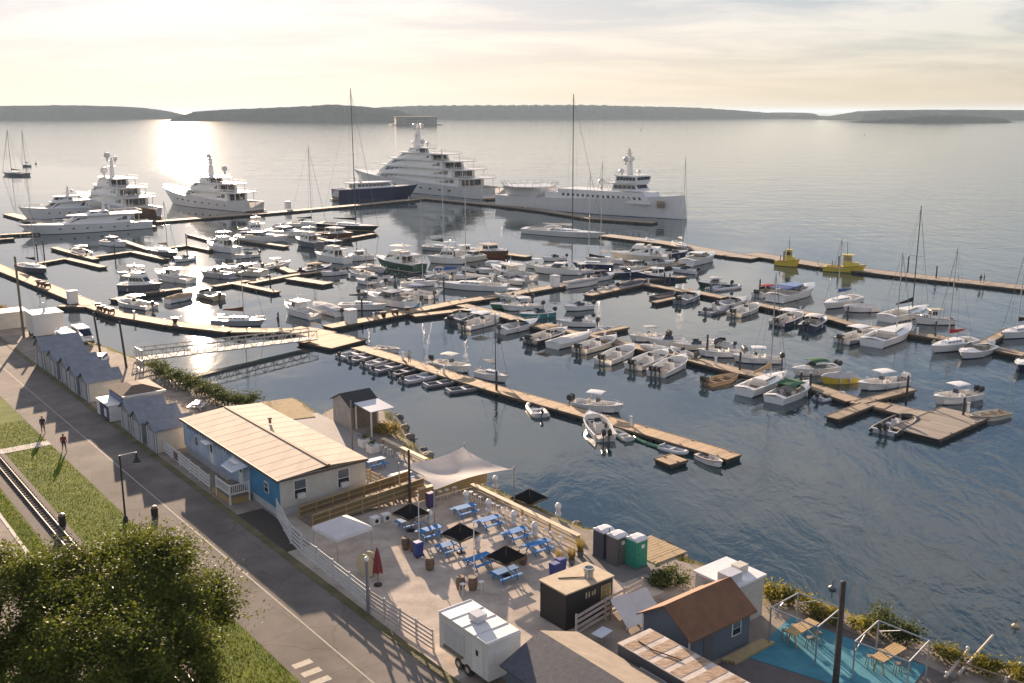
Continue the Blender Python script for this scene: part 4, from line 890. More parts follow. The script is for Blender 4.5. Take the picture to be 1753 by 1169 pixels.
MB().loft([[(-.44 * L, -4, 4.3), (-.26 * L, -4, 4.3), (-.26 * L, 4, 4.3), (-.44 * L, 4, 4.3)], [(-.45 * L, -5.5, 7.6), (-.22 * L, -5.5, 7.6), (-.22 * L, 5.5, 7.6), (-.45 * L, 5.5, 7.6)]]).build('helideck_support', yw, r)
MB().box(-.2 * L, -.12 * L, -4.6, 4.6, 4.35, 6.6).build('deck_store', yw, r)
bx_, s_ = sheer(S, L, .93)
for sg in (1, -1): MB().rbox((.41 * L, sg * 3.1, 4.6), (2.6, .3, 2.2), sg * -.30).build('anchor_pocket', glass, r)
# three-deck white motor yacht, bow away
r, L, S = yacht('white three-deck motor yacht with cream mast below the sun glitter', (437, 364), (270, 347), 'white', 10, 3.3, .85, 56, ports=8)
tier(r, -.33 * L, .22 * L, 8.6, 6, 3.4, 6.2, 5, 0, 9, (-.42 * L, .24 * L)); tier(r, -.24 * L, .13 * L, 7.8, 5.6, 6.5, 9, 5, .5, 7, (-.34 * L, .14 * L)); tier(r, -.12 * L, .03 * L, 6, 4.6, 9.3, 10.9, 2.5, 1, 3, (-.2 * L, .04 * L))
ymast(r, -.06 * L, 11.2, 20, 1.1, [(-5.5, 1.8, 18.5, .7), (-12, 0, 14.2, 1.0), (-2, -1.5, 14.6, .5)])
# left cluster
r, L, S = yacht('tall white yacht with dark radar tower rising behind the left pair', (257, 376), (112, 353), 'white', 10.5, 3.5, .7, 56, ports=8)
tier(r, -.34 * L, .24 * L, 9, 6, 3.6, 6.4, 5, 0, 10, (-.42 * L, .26 * L)); tier(r, -.26 * L, .16 * L, 8.2, 6, 6.7, 9.3, 4, 0, 8, (-.35 * L, .17 * L)); tier(r, -.14 * L, .08 * L, 7, 5, 9.6, 12, 3, .5, 5, (-.25 * L, .09 * L))
ymast(r, -.05 * L, 12.3, 20, 1.0, [(-3, 1.2, 19.6, 1.0), (-3, -1.4, 18.4, .8), (3, 0, 14.2, 1.2)])
e = thing('covered_tender', 'rounded dark brown covered tender at the stern of the tall yacht', 'tender', at(249, 376), R(140))
MB().loft([[(x, -w_, .0), (x, -w_, 1.5), (x, -w_ * .6, 3.6), (x, w_ * .6, 3.6), (x, w_, 1.5), (x, w_, 0)] for x, w_ in ((-5, 1.2), (-3, 2.1), (1, 2.2), (4, 1.6), (6, .4))]).build('canvas_cover', cm('brown', 'canvas'), e)
MB().loft([[(x, -w_, .5), (x, -w_ * .6, -.4), (x, w_ * .6, -.4), (x, w_, .5)] for x, w_ in ((-5.2, 1.4), (-3, 2.3), (1, 2.4), (4, 1.8), (6.6, .3))]).build('hull', cm('dgrey'), e)
r, L, S = yacht('white flybridge yacht with raked bow in the left cluster', (168, 367), (64, 377), 'white', 6.6, 2.6, .7, 28, ports=5)
tier(r, -.3 * L, .2 * L, 5.6, 3.6, 2.7, 5.0, 4, 0, 6, (-.4 * L, .12 * L)); tier(r, -.14 * L, .06 * L, 4.4, 3.4, 5.3, 6.6, 1.6, .4, 3, (-.24 * L, .06 * L)); ymast(r, -.12 * L, 6.9, 10.5, .5, [(-4.5, .8, 8.3, .5)])
r, L, S = yacht('long low white motor yacht nearest on the left', (258, 391), (56, 404), 'white', 7.0, 2.3, .35, 36, ports=6, rake=.12)
tier(r, -.33 * L, .20 * L, 5.8, 4.0, 2.4, 4.7, 5, 0, 9, (-.42 * L, .14 * L)); tier(r, -.18 * L, .0, 4.2, 3.4, 5.0, 5.9, 1.5, .3, 2, None); ymast(r, -.14 * L, 5.9, 8.6, .45, [(-6.5, .7, 6.9, .45)])
# yellow service boats on the outer breakwater
def tug(label, a, b, sc):
    p, q = at(*a), at(*b); d = q - p; r = thing('yellow_workboat', label, 'workboat', (p + q) / 2 + Vector((0, 2, 0)), math.atan2(d.y, d.x), 'yellow workboats'); L = d.length * sc
    ym = cm('yellow'); fb = 1.1; S = hull(r, L, L * .34, fb, .7, [ym, ym, sole_m, cm('dgreen'), cm('black', 'rubber')], (.05, .42), .2, .4); w = L * .34
    m, q_ = frustum(-.05 * L, .18 * L, w * .62, w * .56, fb, fb + 2.6, .3, .1, .1); h = m.build('wheelhouse', ym, r)
    for k in ('starboard', 'port', 'front', 'rear'): winrow(h, q_[k], 3, .55, .88, .08, .92, .06)
    m, q_ = frustum(.17 * L, .36 * L, w * .56, w * .36, fb * 1.1, fb + 1.1, .4, 0, .1); m.build('trunk_cabin', ym, r); MB().box(-.08 * L, .2 * L, -w * .36, w * .36, fb + 2.61, fb + 2.75).build('roof', ym, r)
    a_ = MB().tube((.04 * L, 0, fb + 2.7), (.02 * L, 0, fb + 5.6), .08, .04, 6); a_.tube((.03 * L, -.9, fb + 4.3), (.03 * L, .9, fb + 4.3), .05, None, 4); a_.build('mast', cm('dgrey'), r)
    for sg in (1, -1): MB().tube((-.14 * L, sg * w * .2, fb), (-.15 * L, sg * w * .2, fb + 2.3), .14, None, 7).build('exhaust_stack', cm('dgrey'), r)
    MB().tube((-.3 * L, 0, .4), (-.3 * L, 0, 2.4), .1, None, 6).build('towing_post', cm('dgrey'), r)
tug('larger yellow workboat with mast alongside the outer breakwater', (1414, 466), (1488, 470), 1.); tug('smaller yellow workboat with a dark outboard by the outer breakwater', (1330, 456), (1374, 460), .95)

# ------------------------------------------------------------------ gangway and dock furniture
ga, gb2 = W(0, 0), 0
ga = at(236, 614, 2.2); gb2 = at(536, 578, .95); gd = gb2 - ga; gl_ = gd.length
gw_ = thing('gangway', 'long aluminium truss gangway sloping from the shore to the landing platform', 'gangway', ga, math.atan2(gd.y, gd.x)); gh = math.hypot(gd.x, gd.y); gz = gd.z
galu = mat('weathered_aluminium', (.50, .47, .43), .5, .35, .12, 2)
def gp(t, y, z): return (gh * t, y, gz * t + z)
MB().hexa([gp(0, -1.1, -.1), gp(1, -1.1, -.1), gp(1, 1.1, -.1), gp(0, 1.1, -.1), gp(0, -1.1, 0), gp(1, -1.1, 0), gp(1, 1.1, 0), gp(0, 1.1, 0)]).build('walkway', mat('grating', (.36, .33, .29), .8), gw_)
for sg in (-1, 1):
    for z, nm in ((-.1, 'bottom_chord'), (1.25, 'top_chord'), (.62, 'mid_rail')): MB().tube(gp(0, sg * 1.15, z), gp(1, sg * 1.15, z), .085 if nm != 'mid_rail' else .04, None, 6).build(nm, galu, gw_)
    n = 18
    for i in range(n + 1): MB().tube(gp(i / n, sg * 1.15, -.1), gp(i / n, sg * 1.15, 1.25), .05, None, 5).build('post', galu, gw_)
    for i in range(n):
        a, b = (-.1, 1.25) if i % 2 else (1.25, -.1); MB().tube(gp(i / n, sg * 1.15, a), gp((i + 1) / n, sg * 1.15, b), .045, None, 5).build('diagonal', galu, gw_)
def hut(px, py, label, s=1.):
    p = at(px, py, .55); r = thing('dock_hut', label, 'hut', p, R(-48), 'white huts on the docks')
    MB().box(-.75 * s, .75 * s, -.75 * s, .75 * s, 0, 2.2 * s).build('wall', white_gel, r); MB().box(-.85 * s, .85 * s, -.85 * s, .85 * s, 2.2 * s, 2.32 * s).build('roof', cm('lgrey'), r); MB().box(-.35 * s, .35 * s, -.78 * s, -.74 * s, .05, 1.9 * s).build('door', cm('pale'), r)
hut(125, 519, 'white hut on the long left dock'); hut(601, 553, 'white hut on the central dock next to the landing platform'); hut(950, 490, 'white hut halfway along the central dock', .95); hut(493, 357, 'grey-white box on the outer breakwater behind the sloops', 1.1)
ORDN = ['first', 'second', 'third', 'fourth', 'fifth', 'sixth', 'seventh', 'eighth', 'ninth', 'tenth', 'eleventh', 'twelfth']
def nearest_boat(p, used):
    c = [(sum((a - b) ** 2 for a, b in zip(o.location[:2], p[:2])), o) for o in scn.objects if o.parent is None and o.get('category') in set(CATS.values()) and o.name not in used]
    o = min(c, key=lambda t: t[0])[1]; used.add(o.name); w = o['label'].split(); return ' '.join(w[:12])
def cart(px, py, i, what):
    p = at(px, py, .55); r = thing('dock_cart', what, 'cart', p, R(20 + i * 37), 'brown dock carts')
    MB().loft([[(-.35, -.32, .35), (.35, -.32, .35), (.35, .32, .35), (-.35, .32, .35)], [(-.55, -.42, .95), (.55, -.42, .95), (.55, .42, .95), (-.55, .42, .95)]]).build('tub', cm('brown'), r)
    for sg in (1, -1): MB().tube((.05, sg * .46, .3), (.05, sg * .52, .3), .3, None, 10).build('wheel', cm('black', 'rubber'), r)
    MB().path([(-.5, -.3, .9), (-1.0, -.3, 1.05), (-1.0, .3, 1.05), (-.5, .3, .9)], .025, 5).build('handle', steel, r)
for i, (x, y) in enumerate(((66, 487), (74, 490), (82, 493))): cart(x, y, i, '%s brown dock cart from the left in the row on the long left dock' % ORDN[i])
for i, (x, y) in enumerate(((168, 528), (176, 532), (184, 535), (191, 537))): cart(x, y, i, '%s brown dock cart from the left in the row of four by the T-top boat' % ORDN[i])
for i, (x, y) in enumerate(((656, 543), (676, 539), (697, 535))): cart(x, y, i, '%s brown dock cart from the landing platform on the central dock' % ORDN[i])
cart(300, 553, 5, 'single brown dock cart beside the brightest sun spot')
used_p, used_q = set(), set()
PILE = [(76, 440, 4), (65, 446, 4), (320, 428, 4), (463, 492, 3), (477, 558, 2.2), (197, 440, 3), (620, 540, 3), (760, 500, 3), (869, 450, 3), (1137, 492, 3), (1146, 494, 3), (1300, 505, 3), (1210, 610, 3.2), (1266, 640, 3), (1370, 672, 2.6), (1386, 674, 2.6), (1551, 690, 3.4), (1648, 718, 2.6), (1600, 582, 3), (1554, 462, 3), (1602, 480, 3), (1450, 555, 3), (850, 675, 3)]
for i, (x, y, h) in enumerate(PILE):
    p = at(x, y); r = thing('mooring_pile', 'dark pile by the ' + nearest_boat(p, used_p), 'pile', p, 0, 'mooring piles along the docks')
    MB().tube((0, 0, -1.5), (0, 0, h), .16, .14, 8).build('shaft', pile_m, r); MB().rev((0, 0, h), [(.17, 0), (.17, .05), (.02, .25)], 8).build('cap', cm('lgrey'), r)
ped = [(640, 546), (720, 528), (905, 498), (1003, 480), (1110, 486), (960, 566), (1035, 581), (1120, 600), (1225, 625), (1340, 652), (1280, 519), (1370, 536), (1490, 561), (1570, 573), (1660, 590), (690, 616), (760, 640), (1080, 729), (230, 543), (900, 356), (700, 341), (1400, 452), (1640, 480), (1657, 705)]
for x, y in ped:
    r = thing('power_pedestal', 'white pedestal near the ' + nearest_boat(at(x, y), used_q), 'pedestal', at(x, y, .55), R(42), 'power pedestals on the docks')
    MB().loft([[(-.13, -.13, 0), (.13, -.13, 0), (.13, .13, 0), (-.13, .13, 0)], [(-.11, -.11, .95), (.11, -.11, .95), (.11, .11, .95), (-.11, .11, .95)]]).build('post', white_gel, r); MB().box(-.16, .16, -.16, .16, .95, 1.12).build('lamp_cap', cm('lgrey'), r)
for x, y, z, l in ((487, 219, .5, 'small dark mooring buoy far out in the bay'), (565, 216, .5, 'distant dark buoy near the fort'), (62, 281, .6, 'dark buoy beside the anchored sloops'), (1533, 213, .7, 'tiny dark buoy off the right islet'), (1480, 231, .6, 'single pale buoy on the open water at right'), (1425, 1008, .3, 'dark round buoy floating close to the shore'), (1738, 1073, .25, 'small tan float drifting at the right edge')):
    r = thing('buoy', l, 'buoy', at(x, y), 0, 'buoys on the water'); s = z * (1.8 if y < 300 else 1.2)
    MB().rev((0, 0, -.3 * s), [(.1 * s, 0), (.8 * s, .25 * s), (.8 * s, .7 * s), (.25 * s, 1.1 * s)], 10).build('float', cm('dgrey' if 'tan' not in l else 'tan'), r); MB().tube((0, 0, .6 * s), (0, 0, 1.9 * s), .12 * s, None, 6).build('topmark', cm('dgrey'), r)
# ------------------------------------------------------------------ ashore
def on(u, v, z=0.): return W(u, v, LAND + z)
def land_thing(name, label, cat, u, v, z=0., rz=None, group=None): return thing(name, label, cat, on(u, v, z), UA if rz is None else UA + rz, group)
# in a land thing's own axes x runs along the path (away from the camera) and -y towards the water
siding_w = mat('white_siding', (.60, .585, .56), .6, 0, .08, 1.5, .3, 3, (.2, .2, 9)); siding_g = mat('grey_shed_siding', (.21, .22, .245), .7, 0, .12, 1.5, .3, 3, (.2, .2, 9)); roof_g = mat('grey_shed_roof', (.20, .215, .25), .85, 0, .2, 1.2, .5, 20)
cream_w = mat('cream_wall', (.50, .475, .42), .7, 0, .10, 1.2); trim_w = mat('white_trim', (.66, .65, .63), .5, 0, .05, 2); fence_w = mat('white_board', (.58, .57, .565), .7, 0, .14, 3, .2, 12)
wood_y = mat('pressure_treated_pine', (.36, .25, .105), .8, 0, .22, 3, .2, 12, (1, 1, 4)); wood_d = mat('weathered_timber', (.19, .15, .11), .85, 0, .25, 3, .3, 10); dark_w = mat('dark_window', (.018, .022, .028), .12, 0, .2, 1)
blackp = mat('black_paint', (.014, .014, .016), .6, 0, .2, 2); tyre = cm('black', 'rubber')
def block(r, name, x0, x1, y0, y1, z0, z1, m): return MB().box(x0, x1, y0, y1, z0, z1).build(name, m, r)

# double-wide office trailer
t = land_thing('office_trailer', 'long pale blue and white office trailer with a broad tan roof beside the path', 'building', 70.7, 32.1)
LW, LD = 20.6, 8.1
blue_p = mat('mural_pale_blue', (.20, .33, .52), .75, 0, .2, .45, c2=(.46, .50, .57)); blue_d = mat('mural_deep_blue', (.045, .20, .36), .7, 0, .15, .8)
block(t, 'skirting', .1, LW - .1, -LD + .1, -.1, 0, .75, mat('skirting_white', (.45, .45, .45), .8, 0, .15, 2))
w = block(t, 'wall', 0, 5.4, -.16, 0, .75, 3.3, blue_d); block(t, 'wall', 5.41, LW, -.16, 0, .75, 3.3, blue_p); e = block(t, 'wall', 0, .16, -LD, -.17, .75, 3.3, cream_w); e['label'] = 'cream end wall with two windows'
block(t, 'wall', LW - .16, LW, -LD, -.17, .75, 3.3, cream_w); block(t, 'wall', .17, LW - .17, -LD, -LD + .16, .75, 3.3, cream_w)
tan_r = mat('tan_membrane_roof', (.47, .39, .305), .85, 0, .12, .9, .2, 3, (1, .25, 1), spec=.2)
for i in range(13):
    for y0, y1, z0, z1 in ((.1, -4.3, 3.362, 3.662), (-4.62, -LD - .1, 3.662, 3.402)): x = .4 + i * 1.6 + random.uniform(-.05, .05); MB().hexa([(x, y1, z1), (x + .07, y1, z1), (x + .07, y0, z0), (x, y0, z0), (x, y1, z1 + .008), (x + .07, y1, z1 + .008), (x + .07, y0, z0 + .008), (x, y0, z0 + .008)]).build('roof_seam', tan_r, t)

for y0, y1, z0, z1 in ((.12, -4.3, 3.36, 3.66), (-4.62, -LD - .12, 3.66, 3.40)):
    MB().hexa([(-.15, y1, z1 - .1), (LW + .3, y1, z1 - .1), (LW + .3, y0, z0 - .1), (-.35, y0, z0 - .1), (-.35, y1, z1), (LW + .3, y1, z1), (LW + .3, y0, z0), (-.35, y0, z0)]).build('roof_half', tan_r, t)
block(t, 'ridge_seam', -.34, LW + .29, -4.61, -4.31, 3.4, 3.74, mat('ridge_brown', (.12, .075, .04), .8)); block(t, 'eave_trim', -.4, LW + .34, .122, .2, 3.16, 3.38, mat('eave_brown', (.10, .075, .06), .7)); block(t, 'eave_trim', -.42, -.352, -LD - .12, .12, 3.2, 3.36, MATS['eave_brown'])  # dark brown of the ridge seam paints the shade line at the step
vent = MB().rev((13.2, -5.6, 3.68), [(.14, 0), (.14, .4), (.22, .42), (.2, .55)], 8).build('roof_vent', wood_d, t)
def window(parent, axis, a, z, w_, h, fix, out, sash=True):
    """axis x: window on a wall of constant y (fix); axis y: on a wall of constant x"""
    s = 1 if out > 0 else -1
    def bx(name, a0, a1, z0, z1, d, m, pr):
        lo, hi = sorted((fix, fix + s * d)); return (MB().box(a0, a1, lo, hi, z0, z1) if axis == 'x' else MB().box(lo, hi, a0, a1, z0, z1)).build(name, m, pr)
    f_ = bx('window', a - w_ / 2 - .08, a + w_ / 2 + .08, z - .08, z + h + .08, .05, trim_w, parent); bx('pane', a - w_ / 2, a + w_ / 2, z, z + h * .48, .065, dark_w, f_); bx('pane', a - w_ / 2, a + w_ / 2, z + h * .52, z + h, .06, mat('sky_glass', (.12, .14, .16), .08), f_); return f_
for y in (-1.95, -5.95):
    window(t, 'y', y, 1.35, 1.0, 1.5, 0, -1); block(t, 'air_conditioner', -.35, -.07, y - .33, y + .33, 1.36, 1.76, siding_w)
for x in (2.1, 9.3, 17.2): window(t, 'x', x, 1.65, .6, .8, 0, 1)
for x in (7.2, 13.6): d = block(t, 'door', x - .45, x + .45, 0, .05, .8, 2.85, trim_w); block(d, 'door_window', x - .2, x + .2, .052, .07, 1.9, 2.6, dark_w); block(t, 'door_awning', x - .7, x + .7, .02, .8, 2.92, 2.98, trim_w)
lt = mat('purple_lettering', (.10, .075, .16), .7)
for i in range(17):
    if i != 8: block(t, 'letter', 19.4 - i * .62 - .2, 19.4 - i * .62, .002, .03, 2.72 + (.06 if i % 3 else 0), 3.04, lt)
MB().hexa([(5.2, .21, 2.98), (8.4, .21, 2.98), (7.9, 1.5, 2.6), (5.6, 1.5, 2.6), (5.2, .21, 3.03), (8.4, .21, 3.03), (7.9, 1.5, 2.65), (5.6, 1.5, 2.65)]).build('canvas_awning', cm('pale', 'canvas'), t)
# porch with railing
pr = land_thing('porch', 'small white railed porch with steps at the blue end of the trailer', 'porch', 75.8, 32.0)
block(pr, 'deck', 0, 4.0, .05, 1.9, .55, .7, wood_d); block(pr, 'skirt', .02, 3.98, 1.82, 1.88, 0, .54, wood_y); block(pr, 'skirt', .02, .08, .1, 1.8, 0, .54, wood_y)
for z in (.85, 1.6): block(pr, 'rail', 0, 2.9, 1.82, 1.9, z, z + .09, trim_w); block(pr, 'rail', 0, .08, .1, 1.81, z + .002, z + .092, trim_w)
for i in range(15): block(pr, 'baluster', .1 + i * .19, .14 + i * .19, 1.84, 1.88, .94, 1.6, trim_w)
for i in range(9): block(pr, 'baluster', .02, .06, .15 + i * .18, .19 + i * .18, .94, 1.6, trim_w)
for x, y in ((0, 1.8), (2.85, 1.8), (0, .1)): block(pr, 'post', x - .03, x + .09, y, y + .12, .0, 1.78, trim_w)
for i in range(3): block(pr, 'step', 4.02 + i * .32, 4.33 + i * .32, .3, 1.7, .4 - i * .18, .47 - i * .18, wood_d)

def fence(label, pts, h=1.25, n=4, bh=.16, m=None, post=2.4, lean=0., name='board_fence'):
    m = m or fence_w; r = thing(name, label, 'fence', on(*pts[0]), 0); o = on(*pts[0])
    for a, b in zip(pts, pts[1:]):
        A, B = on(*a) - o, on(*b) - o; d = B - A; k = max(1, round(d.length / post)); rz = math.atan2(d.y, d.x)
        for i in range(k):
            p, q = A.lerp(B, i / k), A.lerp(B, (i + 1) / k); c = (p + q) / 2
            for j in range(n):
                z = h * (j + .72) / n; MB().rbox((c.x, c.y, z + random.uniform(-.02, .02)), (d.length / k - .02, .035, bh), rz + random.uniform(-.004, .004)).build('board', m, r)
            MB().rbox((p.x, p.y, h / 2 + .05), (.11, .11, h + .1), rz).build('post', m, r)
        MB().rbox((B.x, B.y, h / 2 + .05), (.11, .11, h + .1), rz).build('post', m, r)
    return r
fence('white board fence in front of the long pale blue trailer side', [(93.0, 30.5), (80.4, 30.2)], 1.25, 4, .2)
fence('white board fence stepping down beside the cream trailer end', [(70.6, 31.9), (65.6, 30.6), (63.4, 30.4)], 1.7, 5, .2)
fence('white board fence along the path beside the beer garden', [(63.2, 30.35), (53.2, 30.05)], 1.55, 5, .2)
fence('wire-topped white fence next to the white food trailer', [(52.9, 30.05), (45.9, 30.4)], 1.45, 5, .13, mat('greying_board', (.46, .42, .39), .8, 0, .2, 3), 1.8)
fence('leaning white board fence behind the black food hut', [(41.8, 38.4), (42.3, 41.4), (42.7, 45.2)], 1.5, 4, .2, mat('tan_grey_board', (.42, .37, .34), .8, 0, .2, 3))
pb = land_thing('path_banner', 'small dark poster on the white fence by the trailer', 'poster', 89.0, 30.38, 0); block(pb, 'panel', -.5, .5, .0, .03, .25, .95, mat('poster_dark', (.07, .05, .075), .6)); block(pb, 'picture', -.35, .35, .031, .036, .4, .8, mat('poster_red', (.22, .08, .1), .6))
strip('mulch_bed', 64.5, 73.4, 29.7, 31.9, .06, mulch_m)

# gabled sheds along the path
def shed(label, u0, u1, v0, v1, h, rg, side, door=True, roofm=None, axis='v', wallm=None):
    r = land_thing('vendor_shed', label, 'shed', u0, v0, group='grey sheds along the path'); W_, D_ = u1 - u0, v1 - v0; wm = wallm or siding_g
    def gable(name, y0, y1, m):      # gable wall facing the path
        MB().add([(0, y0, 0), (W_, y0, 0), (W_, y0, h), (W_ / 2, y0, rg), (0, y0, h), (0, y1, 0), (W_, y1, 0), (W_, y1, h), (W_ / 2, y1, rg), (0, y1, h)], [(0, 1, 2, 3, 4), (9, 8, 7, 6, 5), (0, 5, 6, 1), (1, 6, 7, 2), (2, 7, 8, 3), (3, 8, 9, 4), (4, 9, 5, 0)]).build(name, m, r)
    gable('front_wall', 0, -.12, wm); gable('back_wall', -D_ + .12, -D_, wm)
    block(r, 'side_wall', 0, .12, -D_ + .121, -.121, 0, h, side); block(r, 'side_wall', W_ - .12, W_, -D_ + .121, -.121, 0, h, wm)
    o = .22; sl = (rg - h) / (W_ / 2)
    for a, b in ((-o, W_ / 2), (W_ + o, W_ / 2)):
        za = h - sl * o + .02
        MB().hexa([(a, -D_ - o, za), (b, -D_ - o, rg + .02), (b, o, rg + .02), (a, o, za), (a, -D_ - o, za + .09), (b, -D_ - o, rg + .11), (b, o, rg + .11), (a, o, za + .09)]).build('roof', roofm or roof_g, r)
    if door:
        d = block(r, 'door', W_ * .5 - .75, W_ * .5 + .75, .002, .05, .05, 1.95, mat('shed_door', (.36, .365, .38), .6)); block(d, 'handle', W_ * .5 + .45, W_ * .5 + .5, .051, .09, .95, 1.1, steel)
        for x in (.06, W_ - .06): block(r, 'corner_trim', x - .07, x + .07, .003, .03, .0, h - .05, trim_w)
    return r
SH = [(133.0, 137.6, 'cream-sided gabled shed farthest along the row', cream_w, 2.6, 3.9), (127.6, 131.8, 'second grey gabled shed from the far end of the row', siding_g, 2.3, 3.3), (123.0, 126.9, 'third grey gabled shed from the far end of the row', siding_g, 2.3, 3.3), (118.7, 122.4, 'fourth grey gabled shed from the far end of the row', siding_g, 2.3, 3.2),
      (114.6, 118.1, 'grey shed with a cream side next to the brown-roofed kiosk', cream_w, 2.3, 3.2), (100.4, 103.9, 'grey shed just right of the brown-roofed kiosk', siding_g, 2.2, 3.1), (96.3, 99.7, 'grey shed with a small white notice two places from the kiosk', siding_g, 2.2, 3.1), (92.6, 95.6, 'grey shed with a cream side beside the long trailer', cream_w, 2.3, 3.0)]
for i, (u0, u1, l, s, h, g) in enumerate(SH): shed(l, u0, u1 - .55, 29.7 + (i % 3) * .12, 33.6 if u0 < 130 else 34.5, h, g, s)
k = land_thing('vendor_kiosk', 'white slatted kiosk with a flat brown roof and blue serving counter', 'kiosk', 105.3, 29.3)
block(k, 'body', 0, 5.0, -5.6, -1.6, 0, 2.7, siding_w); block(k, 'blue_interior', .15, 4.2, -1.595, -1.4, .9, 2.5, mat('kiosk_blue', (.10, .14, .26), .6))
for i in range(7):
    block(k, 'slat', 0, .06, -1.55, 0, .1 + i * .24, .31 + i * .24, trim_w)
    block(k, 'slat', 3.3, 4.3, -.06, 0, .1 + i * .24, .31 + i * .24, trim_w)
for i in range(9): block(k, 'wall_slat', -.035, -.002, -5.6, -1.6, .1 + i * .28, .34 + i * .28, trim_w)
block(k, 'counter_front', .07, 3.28, -.08, -.02, .1, 1.55, mat('kiosk_navy', (.05, .055, .10), .6)); block(k, 'counter_top', -.05, 4.4, -1.6, .08, 1.8, 1.87, trim_w); block(k, 'menu_board', 1.0, 1.7, -.018, .02, .4, 1.3, trim_w)
MB().add([(-.4, -6, 2.72), (5.4, -6, 2.72), (5.4, -1.3, 2.72), (-.4, -1.3, 2.72), (1.6, -4.2, 3.25), (3.4, -4.2, 3.25), (3.4, -3.1, 3.25), (1.6, -3.1, 3.25)], [(0, 1, 5, 4), (1, 2, 6, 5), (2, 3, 7, 6), (3, 0, 4, 7), (4, 5, 6, 7), (3, 2, 1, 0)]).build('roof', mat('brown_roof', (.13, .095, .065), .9, 0, .25, 2, .4, 10), k); block(k, 'fascia', -.45, -.401, -6, -1.3, 2.55, 2.75, trim_w)

# trailers and vehicles on the gravel lot
b = land_thing('box_trailer', 'windowless pale grey box trailer at the water edge beyond the sheds', 'trailer', 152.6, 33.2); block(b, 'body', 0, 4.6, -4.2, 0, .5, 3.5, siding_w); block(b, 'roof', -.05, 4.65, -4.25, .05, 3.5, 3.6, cm('lgrey')); block(b, 'roof_pipe', 2, 2.25, -2.2, -1.95, 3.6, 4.9, trim_w)
for x in (1.2, 3.2): MB().tube((x, -.3, .4), (x, .02, .4), .4, None, 12).build('wheel', tyre, b)
b = land_thing('utility_shed', 'low cream shed cut by the left edge beside a dark hedge', 'shed', 163.0, 30.2); block(b, 'wall', 0, 3.5, -4.5, 0, 0, 2.4, cream_w); block(b, 'roof', -.2, 3.7, -4.7, .2, 2.4, 2.55, trim_w); block(b, 'door', 1.2, 2.1, .0, .04, 0, 2.0, trim_w)
def vehicle(label, u, v, rz, L, body_c, kind):
    r = land_thing('parked_vehicle', label, kind, u, v, 0, rz, 'vehicles on the gravel lot'); bm_ = cm(body_c); W_ = 1.0 if kind != 'camper' else 1.15
    H = dict(camper=2.9, car=1.45, van=2.2)[kind]; z1 = .95 if kind == 'car' else 1.05
    MB().loft([[(-L / 2, -W_, .3), (L / 2, -W_ * .95, .3), (L / 2, W_ * .95, .3), (-L / 2, W_, .3)], [(-L / 2, -W_, z1), (L / 2 - .1, -W_ * .93, z1 * .9), (L / 2 - .1, W_ * .93, z1 * .9), (-L / 2, W_, z1)]]).build('body', bm_, r)
    x1 = dict(camper=L * .30, car=L * .18, van=L * .28)[kind]
    m, q = frustum(-L / 2 + .05, x1 + (.9 if kind != 'car' else .7), W_ * 1.94, W_ * 1.9, z1 - .02, H, 1.0 if kind != 'camper' else .5, .1 if kind != 'car' else .6, .14); c = m.build('cabin', bm_, r)
    pane(c, q['front'], .06, .94, .12, .88, glass, 'windscreen'); pane(c, q['rear'], .12, .88, .4, .85, glass, 'rear_window')
    for key in ('starboard', 'port'): winrow(c, q[key], 3, .35 if kind == 'car' else .45, .85, .1, .9, .05)
    if kind == 'camper': MB().loft([[(L * .1, -W_, 2.1), (L * .52, -W_ * .9, 2.3), (L * .52, W_ * .9, 2.3), (L * .1, W_, 2.1)], [(L * .1, -W_, 3.05), (L * .44, -W_ * .9, 2.95), (L * .44, W_ * .9, 2.95), (L * .1, W_, 3.05)]]).build('overcab', bm_, r)
    for sx in (-.31, .31):
        for sg in (1, -1): wh = MB().tube((sx * L, sg * (W_ - .2), .34), (sx * L, sg * (W_ + .02), .34), .34, None, 14).build('wheel', tyre, r); MB().tube((sx * L, sg * (W_ + .02), .34), (sx * L, sg * (W_ + .03), .34), .19, None, 10).build('rim', steel, wh)
    for sg in (1, -1): MB().rbox((L / 2 - .02, sg * W_ * .68, .66), (.06, .3, .16)).build('headlight', trim_w, r); MB().rbox((-L / 2 - .01, sg * W_ * .8, .75), (.05, .16, .25)).build('tail_light', cm('red'), r)
    MB().rbox((L / 2 + .02, 0, .42), (.1, W_ * 1.8, .18)).build('bumper', cm('dgrey'), r)
vehicle('white camper with an over-cab bunk parked facing the path', 140.2, 34.8, R(180), 6.2, 'white', 'camper'); vehicle('white van parked left of the camper', 146.3, 35.3, R(165), 4.8, 'white', 'van'); vehicle('white car parked near the gangway gate', 131.0, 35.6, R(150), 4.4, 'white', 'car'); vehicle('white van farther back behind the camper', 147.0, 38.2, R(180), 4.8, 'white', 'van')

